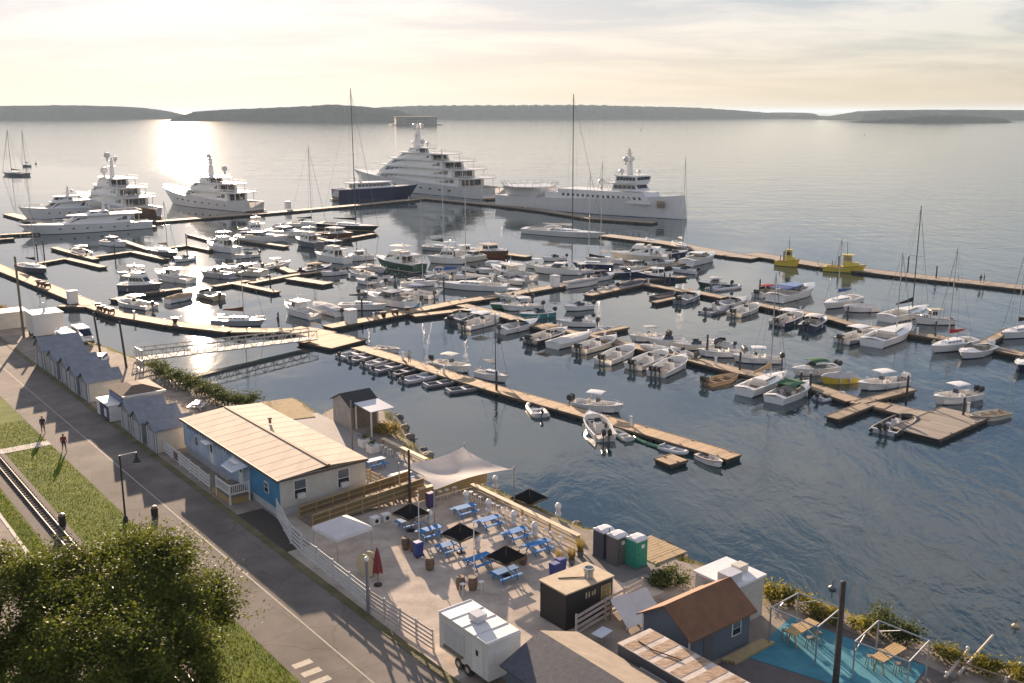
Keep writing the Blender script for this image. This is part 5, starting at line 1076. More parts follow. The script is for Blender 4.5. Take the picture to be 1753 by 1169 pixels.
def pole(label, u, v, h, r0, m, lean=(0, 0), name='utility_pole', cat='pole', arm=False):
    r = land_thing(name, label, cat, u, v); MB().tube((0, 0, -.3), (lean[0], lean[1], h), r0, r0 * .75, 9).build('shaft', m, r)
    if arm: MB().rbox((0, 0, h - .5), (1.8, .12, .12), .4).build('crossarm', m, r)
    else: MB().rev((lean[0], lean[1], h), [(r0 * .85, 0), (r0 * .85, .06), (r0 * .3, .12)], 8).build('cap', m, r)
    return r
pole('tall weathered utility pole at the far left beside the box trailer', 155.3, 32.3, 11.8, .2, wood_d); pole('dark wooden pole by the gangway gate, the farther of two', 136, 37.5, 6.0, .16, pile_m, (.3, .35)); pole('dark wooden pole by the gangway gate, the nearer of two', 128, 38.3, 6.0, .16, pile_m, (.3, .3))
pole('thick dark pole standing on the bright blue deck', 28.4, 46.3, 6.4, .2, pile_m, (.15, -.2)); pole('slim wooden post behind the long trailer roof', 81.5, 45.0, 5.0, .09, wood_d); pole('thin dark post behind the picnic area, left of the shade sail', 66.9, 42.2, 4.6, .13, pile_m)
gt = land_thing('gangway_gate', 'grey framed gate with mesh panels at the head of the gangway', 'gate', 124.2, 39.2); 
for x in (0, 1.2, 2.4): block(gt, 'post', x - .05, x + .05, -.05, .05, 0, 2.9, steel)
for z in (.2, 1.4, 2.8): block(gt, 'rail', .05, 2.35, -.03, .03, z, z + .06, steel)
for i in range(11): block(gt, 'bar', .15 + i * .2, .17 + i * .2, -.01, .01, .26, 2.8, steel)

# lamp post on the path, people
lp = land_thing('street_lamp', 'black path lamp with a short arm and hanging head beside the grass verge', 'lamp post', 77.9, 22.15)
MB().tube((0, 0, 0), (0, 0, 5.6), .085, .06, 8).build('shaft', blackp, lp); MB().rev((0, 0, 0), [(.2, 0), (.2, .25), (.1, .5)], 8).build('base', blackp, lp); MB().tube((0, .1, 5.55), (0, -1.35, 5.6), .04, None, 6).build('arm', steel, lp); hd = MB().rev((0, -1.3, 4.75), [(.33, 0), (.26, .12), (.1, .45), (.05, .8)], 10).build('lamp_head', blackp, lp); MB().rev((0, -1.3, 4.7), [(.26, 0), (.28, .05)], 10).build('lens', trim_w, hd)
l2 = land_thing('street_lamp', 'grey lamp post in front of the red umbrella at the garden fence', 'lamp post', 52.6, 29.75); MB().tube((0, 0, 0), (0, 0, 3.7), .12, .1, 8).build('shaft', mat('grey_post', (.16, .17, .2), .6), l2); MB().ball((0, 0, 3.85), .17, 10).build('lamp_head', trim_w, l2)
skin = mat('skin', (.45, .28, .2), .6)
def person(label, p, rz, shirt, trousers, stride=.22, hair='brown', h=1.74):
    r = thing('person', label, 'person', p, rz); s = h / 1.74
    J = {'pelvis': (0, 0, .95, .135), 'chest': (.01, 0, 1.32, .15), 'neck': (.01, 0, 1.5, .06), 'head': (.03, 0, 1.62, .095), 'crown': (.02, 0, 1.72, .07),
         'hl': (0, .1, .9, .095), 'kl': (stride * .55, .1, .5, .065), 'al': (stride, .1, .09, .045), 'tl': (stride + .17, .1, .04, .04), 'hr': (0, -.1, .9, .095), 'kr': (-stride * .2, -.1, .49, .065), 'ar': (-stride * 1.1, -.1, .13, .045), 'tr': (-stride * 1.1 + .15, -.1, .04, .04),
         'sl': (0, .2, 1.42, .065), 'el': (-.1, .25, 1.15, .048), 'wl': (.06, .25, .92, .036), 'fl': (.11, .25, .82, .04), 'sr': (0, -.2, 1.42, .065), 'er': (.02, -.25, 1.13, .048), 'wr': (.2, -.25, .98, .036), 'fr': (.27, -.25, .92, .04)}
    E_ = [('pelvis', 'chest'), ('chest', 'neck'), ('neck', 'head'), ('head', 'crown'), ('pelvis', 'hl'), ('hl', 'kl'), ('kl', 'al'), ('al', 'tl'), ('pelvis', 'hr'), ('hr', 'kr'), ('kr', 'ar'), ('ar', 'tr'), ('chest', 'sl'), ('sl', 'el'), ('el', 'wl'), ('wl', 'fl'), ('chest', 'sr'), ('sr', 'er'), ('er', 'wr'), ('wr', 'fr')]
    K = list(J); me = bpy.data.meshes.new('body'); me.from_pydata([tuple(c * s for c in J[k_][:3]) for k_ in K], [(K.index(a), K.index(b_)) for a, b_ in E_], [])
    o = bpy.data.objects.new('body', me); col.objects.link(o); o.parent = r; md = o.modifiers.new('skin', 'SKIN'); md.use_smooth_shade = True; o.modifiers.new('sub', 'SUBSURF').levels = 1; o.modifiers['sub'].render_levels = 1
    for i, k_ in enumerate(K): me.skin_vertices[0].data[i].radius = (J[k_][3] * s * 1.22,) * 2; me.skin_vertices[0].data[i].use_root = (i == 0)
    m = bpy.data.materials.new('clothing'); m.use_nodes = True; tr = m.node_tree; tcn = nd(tr, 'ShaderNodeTexCoord'); sp = nd(tr, 'ShaderNodeSeparateXYZ'); tr.links.new(tcn.outputs['Object'], sp.inputs[0])
    rp_ = nd(tr, 'ShaderNodeValToRGB'); rp_.color_ramp.interpolation = 'CONSTANT'; e_ = rp_.color_ramp.elements; e_[0].color = (.12, .11, .1, 1); e_[0].position = 0
    for ps, cc_ in ((.05, (.42, .27, .19)), (.26, trousers), (.50, shirt), (.755, (.45, .28, .2))): q = e_.new(ps); q.color = tuple(cc_) + (1,)
    e_[-1].position = .9 * s; e_[-1].color = (.1, .06, .035, 1); 
    dv = nd(tr, 'ShaderNodeMath', operation='DIVIDE'); dv.inputs[1].default_value = 2.0 * s; tr.links.new(sp.outputs[2], dv.inputs[0]); tr.links.new(dv.outputs[0], rp_.inputs[0]); tr.links.new(rp_.outputs[0], tr.nodes['Principled BSDF'].inputs['Base Color']); tr.nodes['Principled BSDF'].inputs['Roughness'].default_value = .85
    me.materials.append(m); MB().ball((.01 * s, 0, 1.69 * s), .112 * s, 10, 0, (1, .9, .8)).build('hair', cm(hair, 'canvas'), r, True)
    return r
person('person in a dark top walking on the path, the farther of the two', on(106.2, 22.9, .015), UA + math.pi, (.03, .03, .04), (.10, .09, .09)); person('person in a dark red top walking on the path, the nearer of the two', on(98.8, 23.0, .015), UA + math.pi, (.16, .03, .04), (.05, .045, .06), .3)
person('left person standing on the outer breakwater at right', at(1678, 484, .62), R(200), (.05, .05, .07), (.05, .05, .06), .05); person('right person standing on the outer breakwater at right', at(1684, 484, .62), R(160), (.12, .10, .1), (.06, .06, .08), .05)
person('person in dark clothes on the landing platform by the gangway foot', at(476, 558, .62), R(30), (.05, .05, .06), (.05, .05, .06), .05); person('person in pale clothing on the dinghy dock', at(701, 621, .62), R(130), (.45, .40, .34), (.2, .17, .15), .08)
for u, v, l in ((77.0, 24.2, 'dark litter bin at the edge of the paved path'), (80.0, 17.9, 'black post-mounted bin beside the railway')):
    r = land_thing('litter_bin', l, 'bin', u, v); MB().rev((0, 0, 0), [(.26, 0), (.29, .8), (.31, .82), (.31, .9)], 12).build('drum', blackp, r); MB().rev((0, 0, .9), [(.29, 0), (.2, .16), (.05, .2)], 12).build('lid', cm('brown'), r)

# railway
rail_m = mat('rail_steel', (.45, .40, .36), .35, .6); rw = land_thing('railway_track', 'narrow gauge railway track with shiny rails running beside the verge', 'railway', 30, 17.0)
for y in (.06, -.60):
    block(rw, 'rail', -10, 110, y - .028, y + .028, .12, .22, rail_m); block(rw, 'rail_foot', -10, 110, y - .08, y + .08, .10, .12, rub_m)
tie = MB().box(-.09, .09, -.86, .32, .03, .08).mesh('sleeper', mat('creosote', (.06, .05, .045), .95, spec=.1))
for i in range(150): put(tie, 'sleeper', rw, (i * .62 + 4, random.uniform(-.03, .03), 0), random.uniform(-.02, .02))
# ------------------------------------------------------------------ beer garden
tblue = mat('picnic_blue', (.045, .20, .47), .7, 0, .15, 3, spec=.2); 
def picnic(label, u, v, m, rz=0., top=None):
    r = land_thing('picnic_table', label, 'picnic table', u, v, .02, R(90) + rz, 'picnic tables')
    for i in range(5): block(r, 'top_plank', -.95, .95, -.38 + i * .155, -.24 + i * .155, .72, .76, top or m)
    for sg in (1, -1):
        for i in range(2): block(r, 'seat_plank', -.95, .95, sg * .72 - .135 + i * .14, sg * .72 - .005 + i * .14, .43, .47, m)
        for sx in (-.65, .65): MB().hexa([(sx - .03, sg * .62 - .05, 0), (sx + .03, sg * .62 - .05, 0), (sx + .03, sg * .62 + .05, 0), (sx - .03, sg * .62 + .05, 0), (sx - .03, sg * .22 - .05, .72), (sx + .03, sg * .22 - .05, .72), (sx + .03, sg * .22 + .05, .72), (sx - .03, sg * .22 + .05, .72)]).build('leg', m, r)
    for sx in (-.65, .65): block(r, 'seat_brace', sx + .035, sx + .08, -.82, .82, .36, .43, m)
ORD = ['first', 'second', 'third', 'fourth', 'fifth']
for i, (u, v) in enumerate(((61.9, 44.3), (58.7, 44.4), (55.6, 44.6), (52.8, 44.5))): picnic('blue picnic table, %s in the water-side row counted from the shade sail' % ORD[i], u, v, tblue, random.uniform(-.06, .06))
for i, (u, v) in enumerate(((62.6, 39.4), (60.0, 39.6), (56.8, 39.3), (53.6, 39.6), (50.8, 39.8))): picnic('blue picnic table, %s in the path-side row counted from the yellow ramp' % ORD[i], u, v, tblue, random.uniform(-.06, .06))
picnic('blue picnic table with a pale top behind the trailer corner', 76.2, 44.4, tblue, 0, cm('pale')); picnic('white-topped picnic table left of the shade sail', 71.6, 44.3, tblue, 0, trim_w)
picnic('sunlit white picnic table on the gravel beside the hedge', 104.6, 38.5, trim_w, .9); picnic('white picnic table half hidden behind the far end of the tan roof', 100.5, 40.4, trim_w, .2)
brown_b = mat('barrel_oak', (.15, .085, .045), .7, 0, .25, 3, .3, 8)
def barrel(label, u, v):
    r = land_thing('wooden_barrel', label, 'barrel', u, v, .02, 0, 'wooden barrels'); MB().rev((0, 0, 0), [(.27, 0), (.33, .3), (.34, .45), (.33, .6), (.28, .9)], 14).build('staves', brown_b, r)
    for z in (.16, .32, .60, .76): MB().rev((0, 0, z), [(.335 if .2 < z < .7 else .315, 0), (.335 if .2 < z < .7 else .315, .05)], 14).build('hoop', cm('dgrey'), r)
    MB().rev((0, 0, .9), [(.26, 0), (.26, .02)], 14).build('lid', wood_d, r)
for l, u, v in (('single barrel standing alone in the sunlit garden floor', 55.4, 36.5), ('left barrel of the pair beside the blue bin', 59.4, 37.0), ('right barrel of the pair beside the blue bin', 58.7, 37.3), ('left barrel of the pair behind the white food trailer', 51.6, 36.5), ('right barrel of the pair behind the white food trailer', 51.0, 37.1), ('left barrel of the pair by the last blue table', 52.6, 42.2), ('right barrel of the pair by the last blue table', 51.9, 42.3), ('dark barrel tucked behind the white food trailer end', 40.6, 34.6)): barrel(l, u, v)
for l, u, v, h in (('white string-light pole rising from the barrels by the blue bin', 58.9, 37.9, 4.2), ('white string-light pole rising from the barrels behind the food trailer', 51.5, 37.6, 4.6)):
    r = land_thing('light_pole', l, 'pole', u, v); MB().tube((0, 0, 0), (0, 0, h), .045, .035, 7).build('shaft', trim_w, r); MB().ball((0, 0, h + .05), .08, 8).build('finial', trim_w, r)
def bin_(label, u, v, c, h=1.1):
    r = land_thing('wheeled_bin', label, 'bin', u, v, .02, 0, 'plastic bins'); m = mat('bin_' + c, dict(blue=(.03, .05, .22), purple=(.06, .035, .12))[c], .5)
    MB().loft([[(-.24, -.26, .05), (.24, -.26, .05), (.24, .26, .05), (-.24, .26, .05)], [(-.3, -.32, h), (.3, -.32, h), (.3, .32, h), (-.3, .32, h)]]).build('body', m, r); MB().loft([[(-.33, -.35, h), (.33, -.35, h), (.33, .35, h), (-.33, .35, h)], [(-.25, -.3, h + .1), (.25, -.3, h + .1), (.25, .3, h + .1), (-.25, .3, h + .1)]]).build('lid', m, r)
    for sg in (1, -1): MB().tube((-.26, sg * .24, .1), (-.26, sg * .30, .1), .1, None, 8).build('wheel', tyre, r)
bin_('blue wheeled bin next to the paired barrels', 57.7, 37.0, 'blue'); bin_('purple bin against the yellow counter', 65.0, 43.0, 'purple', 1.2); bin_('left blue bin by the black food hut', 48.7, 42.6, 'blue'); bin_('right blue bin by the black food hut', 49.0, 43.4, 'blue')
for i, (u, v, l) in enumerate(((62.0, 40.9, 'behind the path-side tables by the yellow ramp'), (63.5, 45.6, 'nearest the shade sail in the water-side row'), (60.9, 46.0, 'second along the counter from the shade sail'), (57.7, 46.1, 'third along the counter from the shade sail'), (55.0, 46.0, 'fourth along the counter from the shade sail'), (55.7, 41.0, 'standing between the two table rows'), (64.8, 49.7, 'on the bank beyond the shade sail'), (56.7, 49.9, 'on the bank beyond the counter'))):
    r = land_thing('garden_lantern', 'white lantern with grey lattice %s' % l, 'lantern', u, v, .02, 0, 'white garden lanterns')
    MB().rev((0, 0, 0), [(.12, 0), (.26, .28), (.24, .42)], 10).build('base', trim_w, r); MB().rev((0, 0, .42), [(.2, 0), (.2, .5)], 10).build('lattice', cm('lgrey'), r); MB().rev((0, 0, .92), [(.28, 0), (.26, .15), (.15, .32), (.03, .38)], 10).build('cap', trim_w, r)
blk = mat('black_canvas', (.012, .012, .014), .9, 0, .2, 2, spec=.1); tanc = mat('tan_edge', (.15, .11, .065), .9, spec=.1)  # tan tone paints the sunlit edge on black umbrella ribs and valances
for l, p, s in (('black square umbrella at the foot of the yellow ramp', at(703, 878, LAND + 1.5), 1.05), ('black square umbrella between the picnic table rows', at(788, 913, LAND + 1.5), 1.05), ('black square umbrella beside the last blue tables', at(866, 952, LAND + 1.5), 1.05), ('black umbrella canopy standing out on the shore rocks', at(906, 852, 2.0), 1.15)):
    z0 = LAND if 'rocks' not in l else .6; r = thing('black_umbrella', l, 'umbrella', (p.x, p.y, z0), UA + R(8), 'black umbrellas'); h = p.z - z0
    MB().tube((0, 0, 0), (0, 0, h + .8), .04, None, 7).build('pole', wood_d, r); MB().rev((0, 0, 0), [(.35, 0), (.35, .08), (.1, .12)], 10).build('foot', blackp, r)
    c = [(-s, -s), (s, -s), (s, s), (-s, s)]; m_ = MB()
    for i in range(4):
        a, b_ = c[i], c[(i + 1) % 4]; mid = ((a[0] + b_[0]) * .47, (a[1] + b_[1]) * .47)
        m_.add([(a[0], a[1], h), (mid[0], mid[1], h + .03), (b_[0], b_[1], h), (b_[0] * .5, b_[1] * .5, h + .42), (0, 0, h + .8), (a[0] * .5, a[1] * .5, h + .42)], [(0, 1, 3, 5), (1, 2, 3), (5, 3, 4)])
        MB().tube((a[0] * .98, a[1] * .98, h - .03), (0, 0, h + .85), .02, None, 4).build('rib', tanc, r)
    cn = m_.build('canopy', blk, r)
    for i in range(4): a, b_ = c[i], c[(i + 1) % 4]; MB().rbox(((a[0] + b_[0]) / 2, (a[1] + b_[1]) / 2, h - .05), (2 * s, .02, .14), math.atan2(b_[1] - a[1], b_[0] - a[0])).build('valance', tanc, cn)
# shade sail
cs = [at(793, 765, LAND + 3.4), at(873, 803, LAND + 2.9), at(745, 838, LAND + 2.7), at(690, 797, LAND + 3.2)]
ss = thing('shade_sail', 'large off-white shade sail stretched between posts beside the water', 'shade sail', (0, 0, 0)); n = 14; vs = []
for j in range(n + 1):
    for i in range(n + 1):
        a, b_ = i / n, j / n; a2 = .5 + (a - .5) * (1 - .14 * math.sin(math.pi * b_)); b2 = .5 + (b_ - .5) * (1 - .14 * math.sin(math.pi * a))
        p = cs[0].lerp(cs[1], a2).lerp(cs[3].lerp(cs[2], a2), b2); p.z -= .35 * math.sin(math.pi * a) * math.sin(math.pi * b_) + .03 * math.sin(9 * a + 5 * b_); vs.append(p)
MB().add(vs, [(j * (n + 1) + i, j * (n + 1) + i + 1, (j + 1) * (n + 1) + i + 1, (j + 1) * (n + 1) + i) for j in range(n) for i in range(n)]).build('cloth', mat('sail_cloth', (.74, .70, .66), .85, 0, .08, 1.2, .2, 6, trans=.45), ss, True)
for c in cs:
    o_ = (c - (cs[0] + cs[2]) / 2); o_.z = 0; o_ = o_.normalized() * .35; MB().tube((c.x + o_.x, c.y + o_.y, LAND - 1.2), (c.x + o_.x, c.y + o_.y, c.z + .25), .06, None, 7).build('post', steel, ss); MB().tube(c, (c.x + o_.x, c.y + o_.y, c.z + .1), .015, None, 4).build('tension_cable', wire, ss)
# water-side counters with stools
def counter(label, u0, u1, v, kind):
    r = land_thing('drink_rail', label, 'counter', u0, v); n = max(1, round((u1 - u0) / 3.4)); L = (u1 - u0) / n
    for i in range(n): block(r, 'counter_plank', i * L + .02, (i + 1) * L - .02, -.22, .22, 1.02, 1.08, mat('pale_counter', (.55, .43, .28), .7, 0, .15, 2))
    for i in range(n + 1): block(r, 'post', min(max(.05, i * L), n * L - .05) - .05, min(max(.05, i * L), n * L - .05) + .05, -.06, .06, 0, 1.02, wood_y)
    for z in (.25, .6): block(r, 'rail', 0, n * L, -.02, .02, z, z + .09, wood_y)
counter('long pale wooden drink rail facing the water along the garden', 51.3, 65.0, 47.3, 0); counter('shorter drink rail on the terrace left of the shade sail', 72.6, 80.3, 47.7, 0)
def stool(label, u, v, grp='white metal stools along the water-side rail'):
    r = land_thing('bar_stool', label, 'stool', u, v, .02, random.uniform(0, 1), grp); block(r, 'seat', -.16, .16, -.16, .16, .70, .74, trim_w)
    for sx in (1, -1):
        for sy in (1, -1): MB().tube((sx * .22, sy * .22, 0), (sx * .12, sy * .12, .70), .018, None, 5).build('leg', trim_w, r)
    MB().path([(.18, .18, .25), (-.18, .18, .25), (-.18, -.18, .25), (.18, -.18, .25), (.18, .18, .25)], .012, 4).build('foot_ring', trim_w, r)
for i, u in enumerate((64.2, 63.5, 62.8, 61.0, 60.4, 59.8, 59.1, 57.3, 56.7, 54.4, 53.7, 52.6)): stool('%s white stool from the shade sail along the garden drink rail' % ORDN[i], u, 46.6)
for i, u in enumerate((79.3, 78.6, 77.8, 76.4)): stool('%s white stool from the shack along the terrace rail' % ORDN[i], u, 47.0, 'white stools on the terrace')
for i, v in enumerate((44.6, 45.3, 46.1)): stool('%s white stool from the purple bin at the yellow timber counter' % ORDN[i], 65.9, v, 'stools at the timber counter')
for i, (u, v) in enumerate(((50.9, 36.2), (50.4, 37.4))): stool('%s white stool beside the barrels behind the food trailer' % ('left', 'right')[i], u, v, 'stools by the barrels')
yc = land_thing('timber_counter', 'yellow pine counter wall under the edge of the shade sail', 'counter', 66.6, 42.9)
for i in range(18): block(yc, 'board', -.03, .03, -.40 * (i + 1) + .01, -.40 * i, .03, 1.08, wood_y)
block(yc, 'top', -.2, .3, -7.3, .05, 1.09, 1.15, mat('pale_counter', (.55, .43, .28), .7))
# accessible ramp
rp = land_thing('access_ramp', 'yellow pine access ramp with railings behind the cream trailer end', 'ramp', 67.2, 33.3)
def rz_(y): return .08 + .62 * (-y) / 10.5
MB().hexa([(0, -10.5, rz_(-10.5) - .1), (2.2, -10.5, rz_(-10.5) - .1), (2.2, 0, rz_(0) - .1), (0, 0, rz_(0) - .1), (0, -10.5, rz_(-10.5)), (2.2, -10.5, rz_(-10.5)), (2.2, 0, rz_(0)), (0, 0, rz_(0))]).build('deck', wood_d, rp)
for x in (0, 2.25):
    for i in range(8): y = -1.5 * i; block(rp, 'post', x - .05, x + .05, y - .05, y + .05, 0, rz_(y) + 1.0, wood_y)
    for dz in (.15, .55, .98):
        MB().hexa([(x - .06, -10.5, rz_(-10.5) + dz), (x + .06, -10.5, rz_(-10.5) + dz), (x + .06, 0, rz_(0) + dz), (x - .06, 0, rz_(0) + dz), (x - .06, -10.5, rz_(-10.5) + dz + .08), (x + .06, -10.5, rz_(-10.5) + dz + .08), (x + .06, 0, rz_(0) + dz + .08), (x - .06, 0, rz_(0) + dz + .08)]).build('rail', wood_y, rp)
    MB().hexa([(x - .01, -10.5, rz_(-10.5) + .23), (x + .01, -10.5, rz_(-10.5) + .23), (x + .01, 0, .31), (x - .01, 0, .31), (x - .01, -10.5, rz_(-10.5) + .97), (x + .01, -10.5, rz_(-10.5) + .97), (x + .01, 0, 1.05), (x - .01, 0, 1.05)]).build('mesh_infill', mat('brown_mesh', (.17, .13, .075), .9), rp)
fence('yellow pine railing between the trailer and the terrace', [(76.5, 42.0), (70.2, 42.3), (67.6, 42.6)], 1.05, 3, .12, wood_y, 1.6, name='timber_railing')
for l, u, v in (('left of two white speaker boxes beneath the ramp', 64.9, 37.6), ('right of two white speaker boxes beneath the ramp', 64.9, 38.6)):
    r = land_thing('speaker_box', l, 'speaker', u, v, .02); block(r, 'cabinet', -.3, .3, -.35, .35, 0, .6, trim_w); MB().tube((-.301, 0, .32), (-.32, 0, .32), .16, None, 12).build('cone', blackp, r)
# pop-up canopy, red umbrella, spool
pc = land_thing('popup_canopy', 'white pop-up canopy tent by the white fence', 'canopy tent', 62.0, 33.1, 0, R(6)); s = 1.6
pcl = mat('tent_white', (.70, .71, .74), .8, 0, .06, 2, trans=.35)
MB().add([(-s, -s, 2.0), (s, -s, 2.0), (s, s, 2.0), (-s, s, 2.0), (0, 0, 2.85), (-s, -s, 1.75), (s, -s, 1.75), (s, s, 1.75), (-s, s, 1.75)], [(0, 1, 4), (1, 2, 4), (2, 3, 4), (3, 0, 4), (0, 5, 6, 1), (1, 6, 7, 2), (2, 7, 8, 3), (3, 8, 5, 0)]).build('canopy', pcl, pc)
for sx in (1, -1):
    for sy in (1, -1): MB().tube((sx * s * .96, sy * s * .96, 0), (sx * s * .96, sy * s * .96, 1.98), .03, None, 5).build('leg', steel, pc)
ru = land_thing('folded_umbrella', 'folded dark red umbrella by the garden fence', 'umbrella', 55.6, 32.3); MB().tube((0, 0, 0), (0, 0, 2.9), .035, None, 6).build('pole', wood_d, ru); MB().rev((0, 0, 0), [(.3, 0), (.3, .1)], 10).build('foot', blackp, ru)
MB().loft([[(r_ * math.cos(i * .5236) * (1 if i % 2 else .62), r_ * math.sin(i * .5236) * (1 if i % 2 else .62), z + (.0 if i % 2 else .1) * (z < 1.2)) for i in range(12)] for z, r_ in ((.95, .42), (1.6, .33), (2.3, .2), (2.8, .06))]).build('canopy', mat('umbrella_red', (.17, .03, .035), .85), ru)
sw = land_thing('cable_spool', 'upright pale wooden cable spool beside the red umbrella', 'spool', 57.4, 32.6, 0, R(20))
for y in (-.3, .3): MB().tube((0, y - .04, .85), (0, y + .04, .85), .85, None, 18).build('flange', mat('spool_ply', (.5, .45, .3), .8), sw)
MB().tube((0, -.26, .85), (0, .26, .85), .4, None, 12).build('core', wood_d, sw)
# food trailer
ft = land_thing('food_trailer', 'white box food trailer with rooftop unit beside the path', 'food trailer', 40.5, 30.5); block(ft, 'body', 0, 4.9, -2.35, 0, .55, 2.85, siding_w); rf = block(ft, 'roof', -.04, 4.94, -2.39, .04, 2.86, 2.93, trim_w)
for x in (.05, 1.2, 2.4, 3.6, 4.8): block(rf, 'roof_rib', x, x + .05, -2.38, .03, 2.932, 2.97, cm('lgrey'))
block(ft, 'rooftop_unit', 2.15, 3.0, -1.55, -.8, 2.975, 3.4, cm('lgrey')); h = block(ft, 'serving_hatch', 2.3, 4.3, .002, .05, 1.25, 2.45, mat('hatch_grey', (.5, .5, .5), .6)); block(h, 'counter_shelf', 2.3, 4.3, .052, .3, 1.0, 1.05, wood_d)
d = block(ft, 'door', .5, 1.5, .002, .04, .65, 2.6, trim_w); block(d, 'door_sign', .9, 1.15, .041, .05, 1.75, 2.1, blackp); block(ft, 'front_window', -.03, -.002, -1.8, -.5, 1.5, 2.3, trim_w)
for x in (2.0, 2.9): w_ = MB().tube((x, -.28, .36), (x, .03, .36), .36, None, 16).build('wheel', tyre, ft); MB().tube((x, .031, .36), (x, .045, .36), .18, None, 10).build('rim', steel, w_)
block(ft, 'chassis', -.9, 4.9, -1.5, -.9, .42, .54, cm('dgrey')); block(ft, 'step_box', -.02, .0, 0, 0, 0, 0, steel) if 0 else None
# black food hut
bh = land_thing('black_hut', 'small black food hut with a tan flat roof and drum vent', 'food hut', 42.7, 38.3); block(bh, 'body', 0, 2.5, -4.1, 0, .05, 2.55, blackp); block(bh, 'roof', -.08, 2.58, -4.18, .08, 2.551, 2.64, mat('tan_flat_roof', (.47, .38, .26), .85, 0, .15, 1.5)); MB().rev((.75, -2.65, 2.64), [(.3, 0), (.3, .52), (.36, .54), (.36, .72), (.28, .72), (.28, .6)], 14).build('roof_vent', steel, bh); MB().tube((1.9, -1.0, 2.66), (.9, -2.5, 2.68), .03, None, 5).build('roof_cable', blackp, bh)
for i, (y, h_) in enumerate(((-1.75, .42), (-2.0, .38), (-2.3, .3), (-2.5, .36))): block(bh, 'letter', -.02, -.002, y - .06, y + .06, 1.75 + i * .02, 1.75 + h_ + i * .02, mat('gold_letter', (.35, .31, .2), .6))
wn_ = block(bh, 'window', -.03, -.002, -3.9, -3.05, 1.15, 2.2, mat('warm_frame', (.42, .34, .16), .6))
for i in range(2):
    for j in range(3): block(wn_, 'pane', -.04, -.031, -3.85 + i * .4, -3.5 + i * .4, 1.2 + j * .34, 1.5 + j * .34, mat('amber_pane', (.2, .16, .07), .2))
# shingled hut, rusty container, brown shed, white block
def gable_u(label, name, u0, u1, v0, v1, h, rg, wallm, roofs, ridge='u'):
    r = land_thing(name, label, 'building', u0, v0); A, B = u1 - u0, v1 - v0
    if ridge == 'u': MB().add([(0, 0, 0), (A, 0, 0), (A, -B, 0), (0, -B, 0), (0, 0, h), (A, 0, h), (A, -B, h), (0, -B, h), (0, -B / 2, rg), (A, -B / 2, rg)], [(0, 1, 5, 4), (2, 3, 7, 6), (0, 4, 8, 7, 3), (1, 2, 6, 9, 5)]).build('wall', wallm, r)
    else: MB().add([(0, 0, 0), (A, 0, 0), (A, -B, 0), (0, -B, 0), (0, 0, h), (A, 0, h), (A, -B, h), (0, -B, h), (A / 2, 0, rg), (A / 2, -B, rg)], [(0, 1, 5, 8, 4), (2, 3, 7, 9, 6), (0, 4, 7, 3), (1, 2, 6, 5)]).build('wall', wallm, r)
    o = .3
    for i in range(2):
        if ridge == 'u':
            e, m = ((o, -B / 2), (-B - o, -B / 2))[i]; zz = h - (rg - h) / (B / 2) * o + .03
            MB().hexa([(-o, e, zz), (A + o, e, zz), (A + o, m, rg + .03), (-o, m, rg + .03), (-o, e, zz + .1), (A + o, e, zz + .1), (A + o, m, rg + .13), (-o, m, rg + .13)]).build('roof', roofs[i], r)
        else:
            e, m = ((-o, A / 2), (A + o, A / 2))[i]; zz = h - (rg - h) / (A / 2) * o + .03
            MB().hexa([(e, -B - o, zz), (m, -B - o, rg + .03), (m, o, rg + .03), (e, o, zz), (e, -B - o, zz + .1), (m, -B - o, rg + .13), (m, o, rg + .13), (e, o, zz + .1)]).build('roof', roofs[i], r)
    return r
shin = mat('slate_shingle', (.075, .08, .10), .85, 0, .3, 1.2, .7, 9, (3, 3, 3)); shin_t = mat('sun_painted_shingle', (.26, .215, .165), .9, 0, .2, 1.2, .5, 9); shin_b = mat('brown_shingle', (.17, .085, .045), .9, 0, .22, 1.2, .6, 9); slate_s = mat('slate_blue_siding', (.10, .125, .16), .7, 0, .12, 1.5, .3, 3, (.2, .2, 9))
g = gable_u('low hut with a dark shingled roof at the bottom of the picture', 'shingled_hut', 24, 39.3, 30.9, 36.2, 2.0, 3.0, slate_s, [shin, shin_t])  # water-side slope is tan: sunlight painted into the shingle colour
g = gable_u('slate-blue shed with a brown shingled gable roof', 'brown_roof_shed', 34.6, 38.4, 40.8, 46.3, 2.3, 3.55, slate_s, [shin_b, shin_b], 'v')
for x in (.03, 3.77): block(g, 'corner_trim', x - .06, x + .06, .005, .04, 0, 2.25, trim_w)
block(g, 'door', -.04, -.003, -2.2, -1.2, .05, 2.0, cm('dgrey')); window(g, 'y', -4.2, 1.1, .7, .8, 0, -1)
cnt = land_thing('cargo_container', 'dark cargo container with rust-streaked pale roof', 'container', 24.5, 36.8); block(cnt, 'body', 0, 12.0, -2.6, 0, .1, 2.5, mat('container_dark', (.07, .075, .085), .6, 0, .2, 1)); rust = mat('rust_patches', (.25, .11, .035), .9, 0, .3, 1.8, .3, 8, (1, 2.5, 1), c2=(.46, .37, .28)); pal = mat('container_pale', (.52, .46, .41), .8, 0, .25, 1.5, spec=.2)
block(cnt, 'roof', -.03, 12.03, -2.63, .03, 2.5, 2.56, pal)
for i in range(10): block(cnt, 'roof_panel', .25 + i * 1.18, 1.0 + i * 1.18, -2.6, -.06, 2.561, 2.575, rust)
block(cnt, 'window', 8.2, 10.2, .003, .05, 1.2, 1.9, trim_w); block(cnt, 'window_pane', 8.3, 10.1, .051, .06, 1.28, 1.82, dark_w); MB().path([(11.4, -1.0, 2.6), (10.2, -.9, 2.63), (8.4, -1.4, 2.63)], .035, 5).build('roof_hose', blackp, cnt)
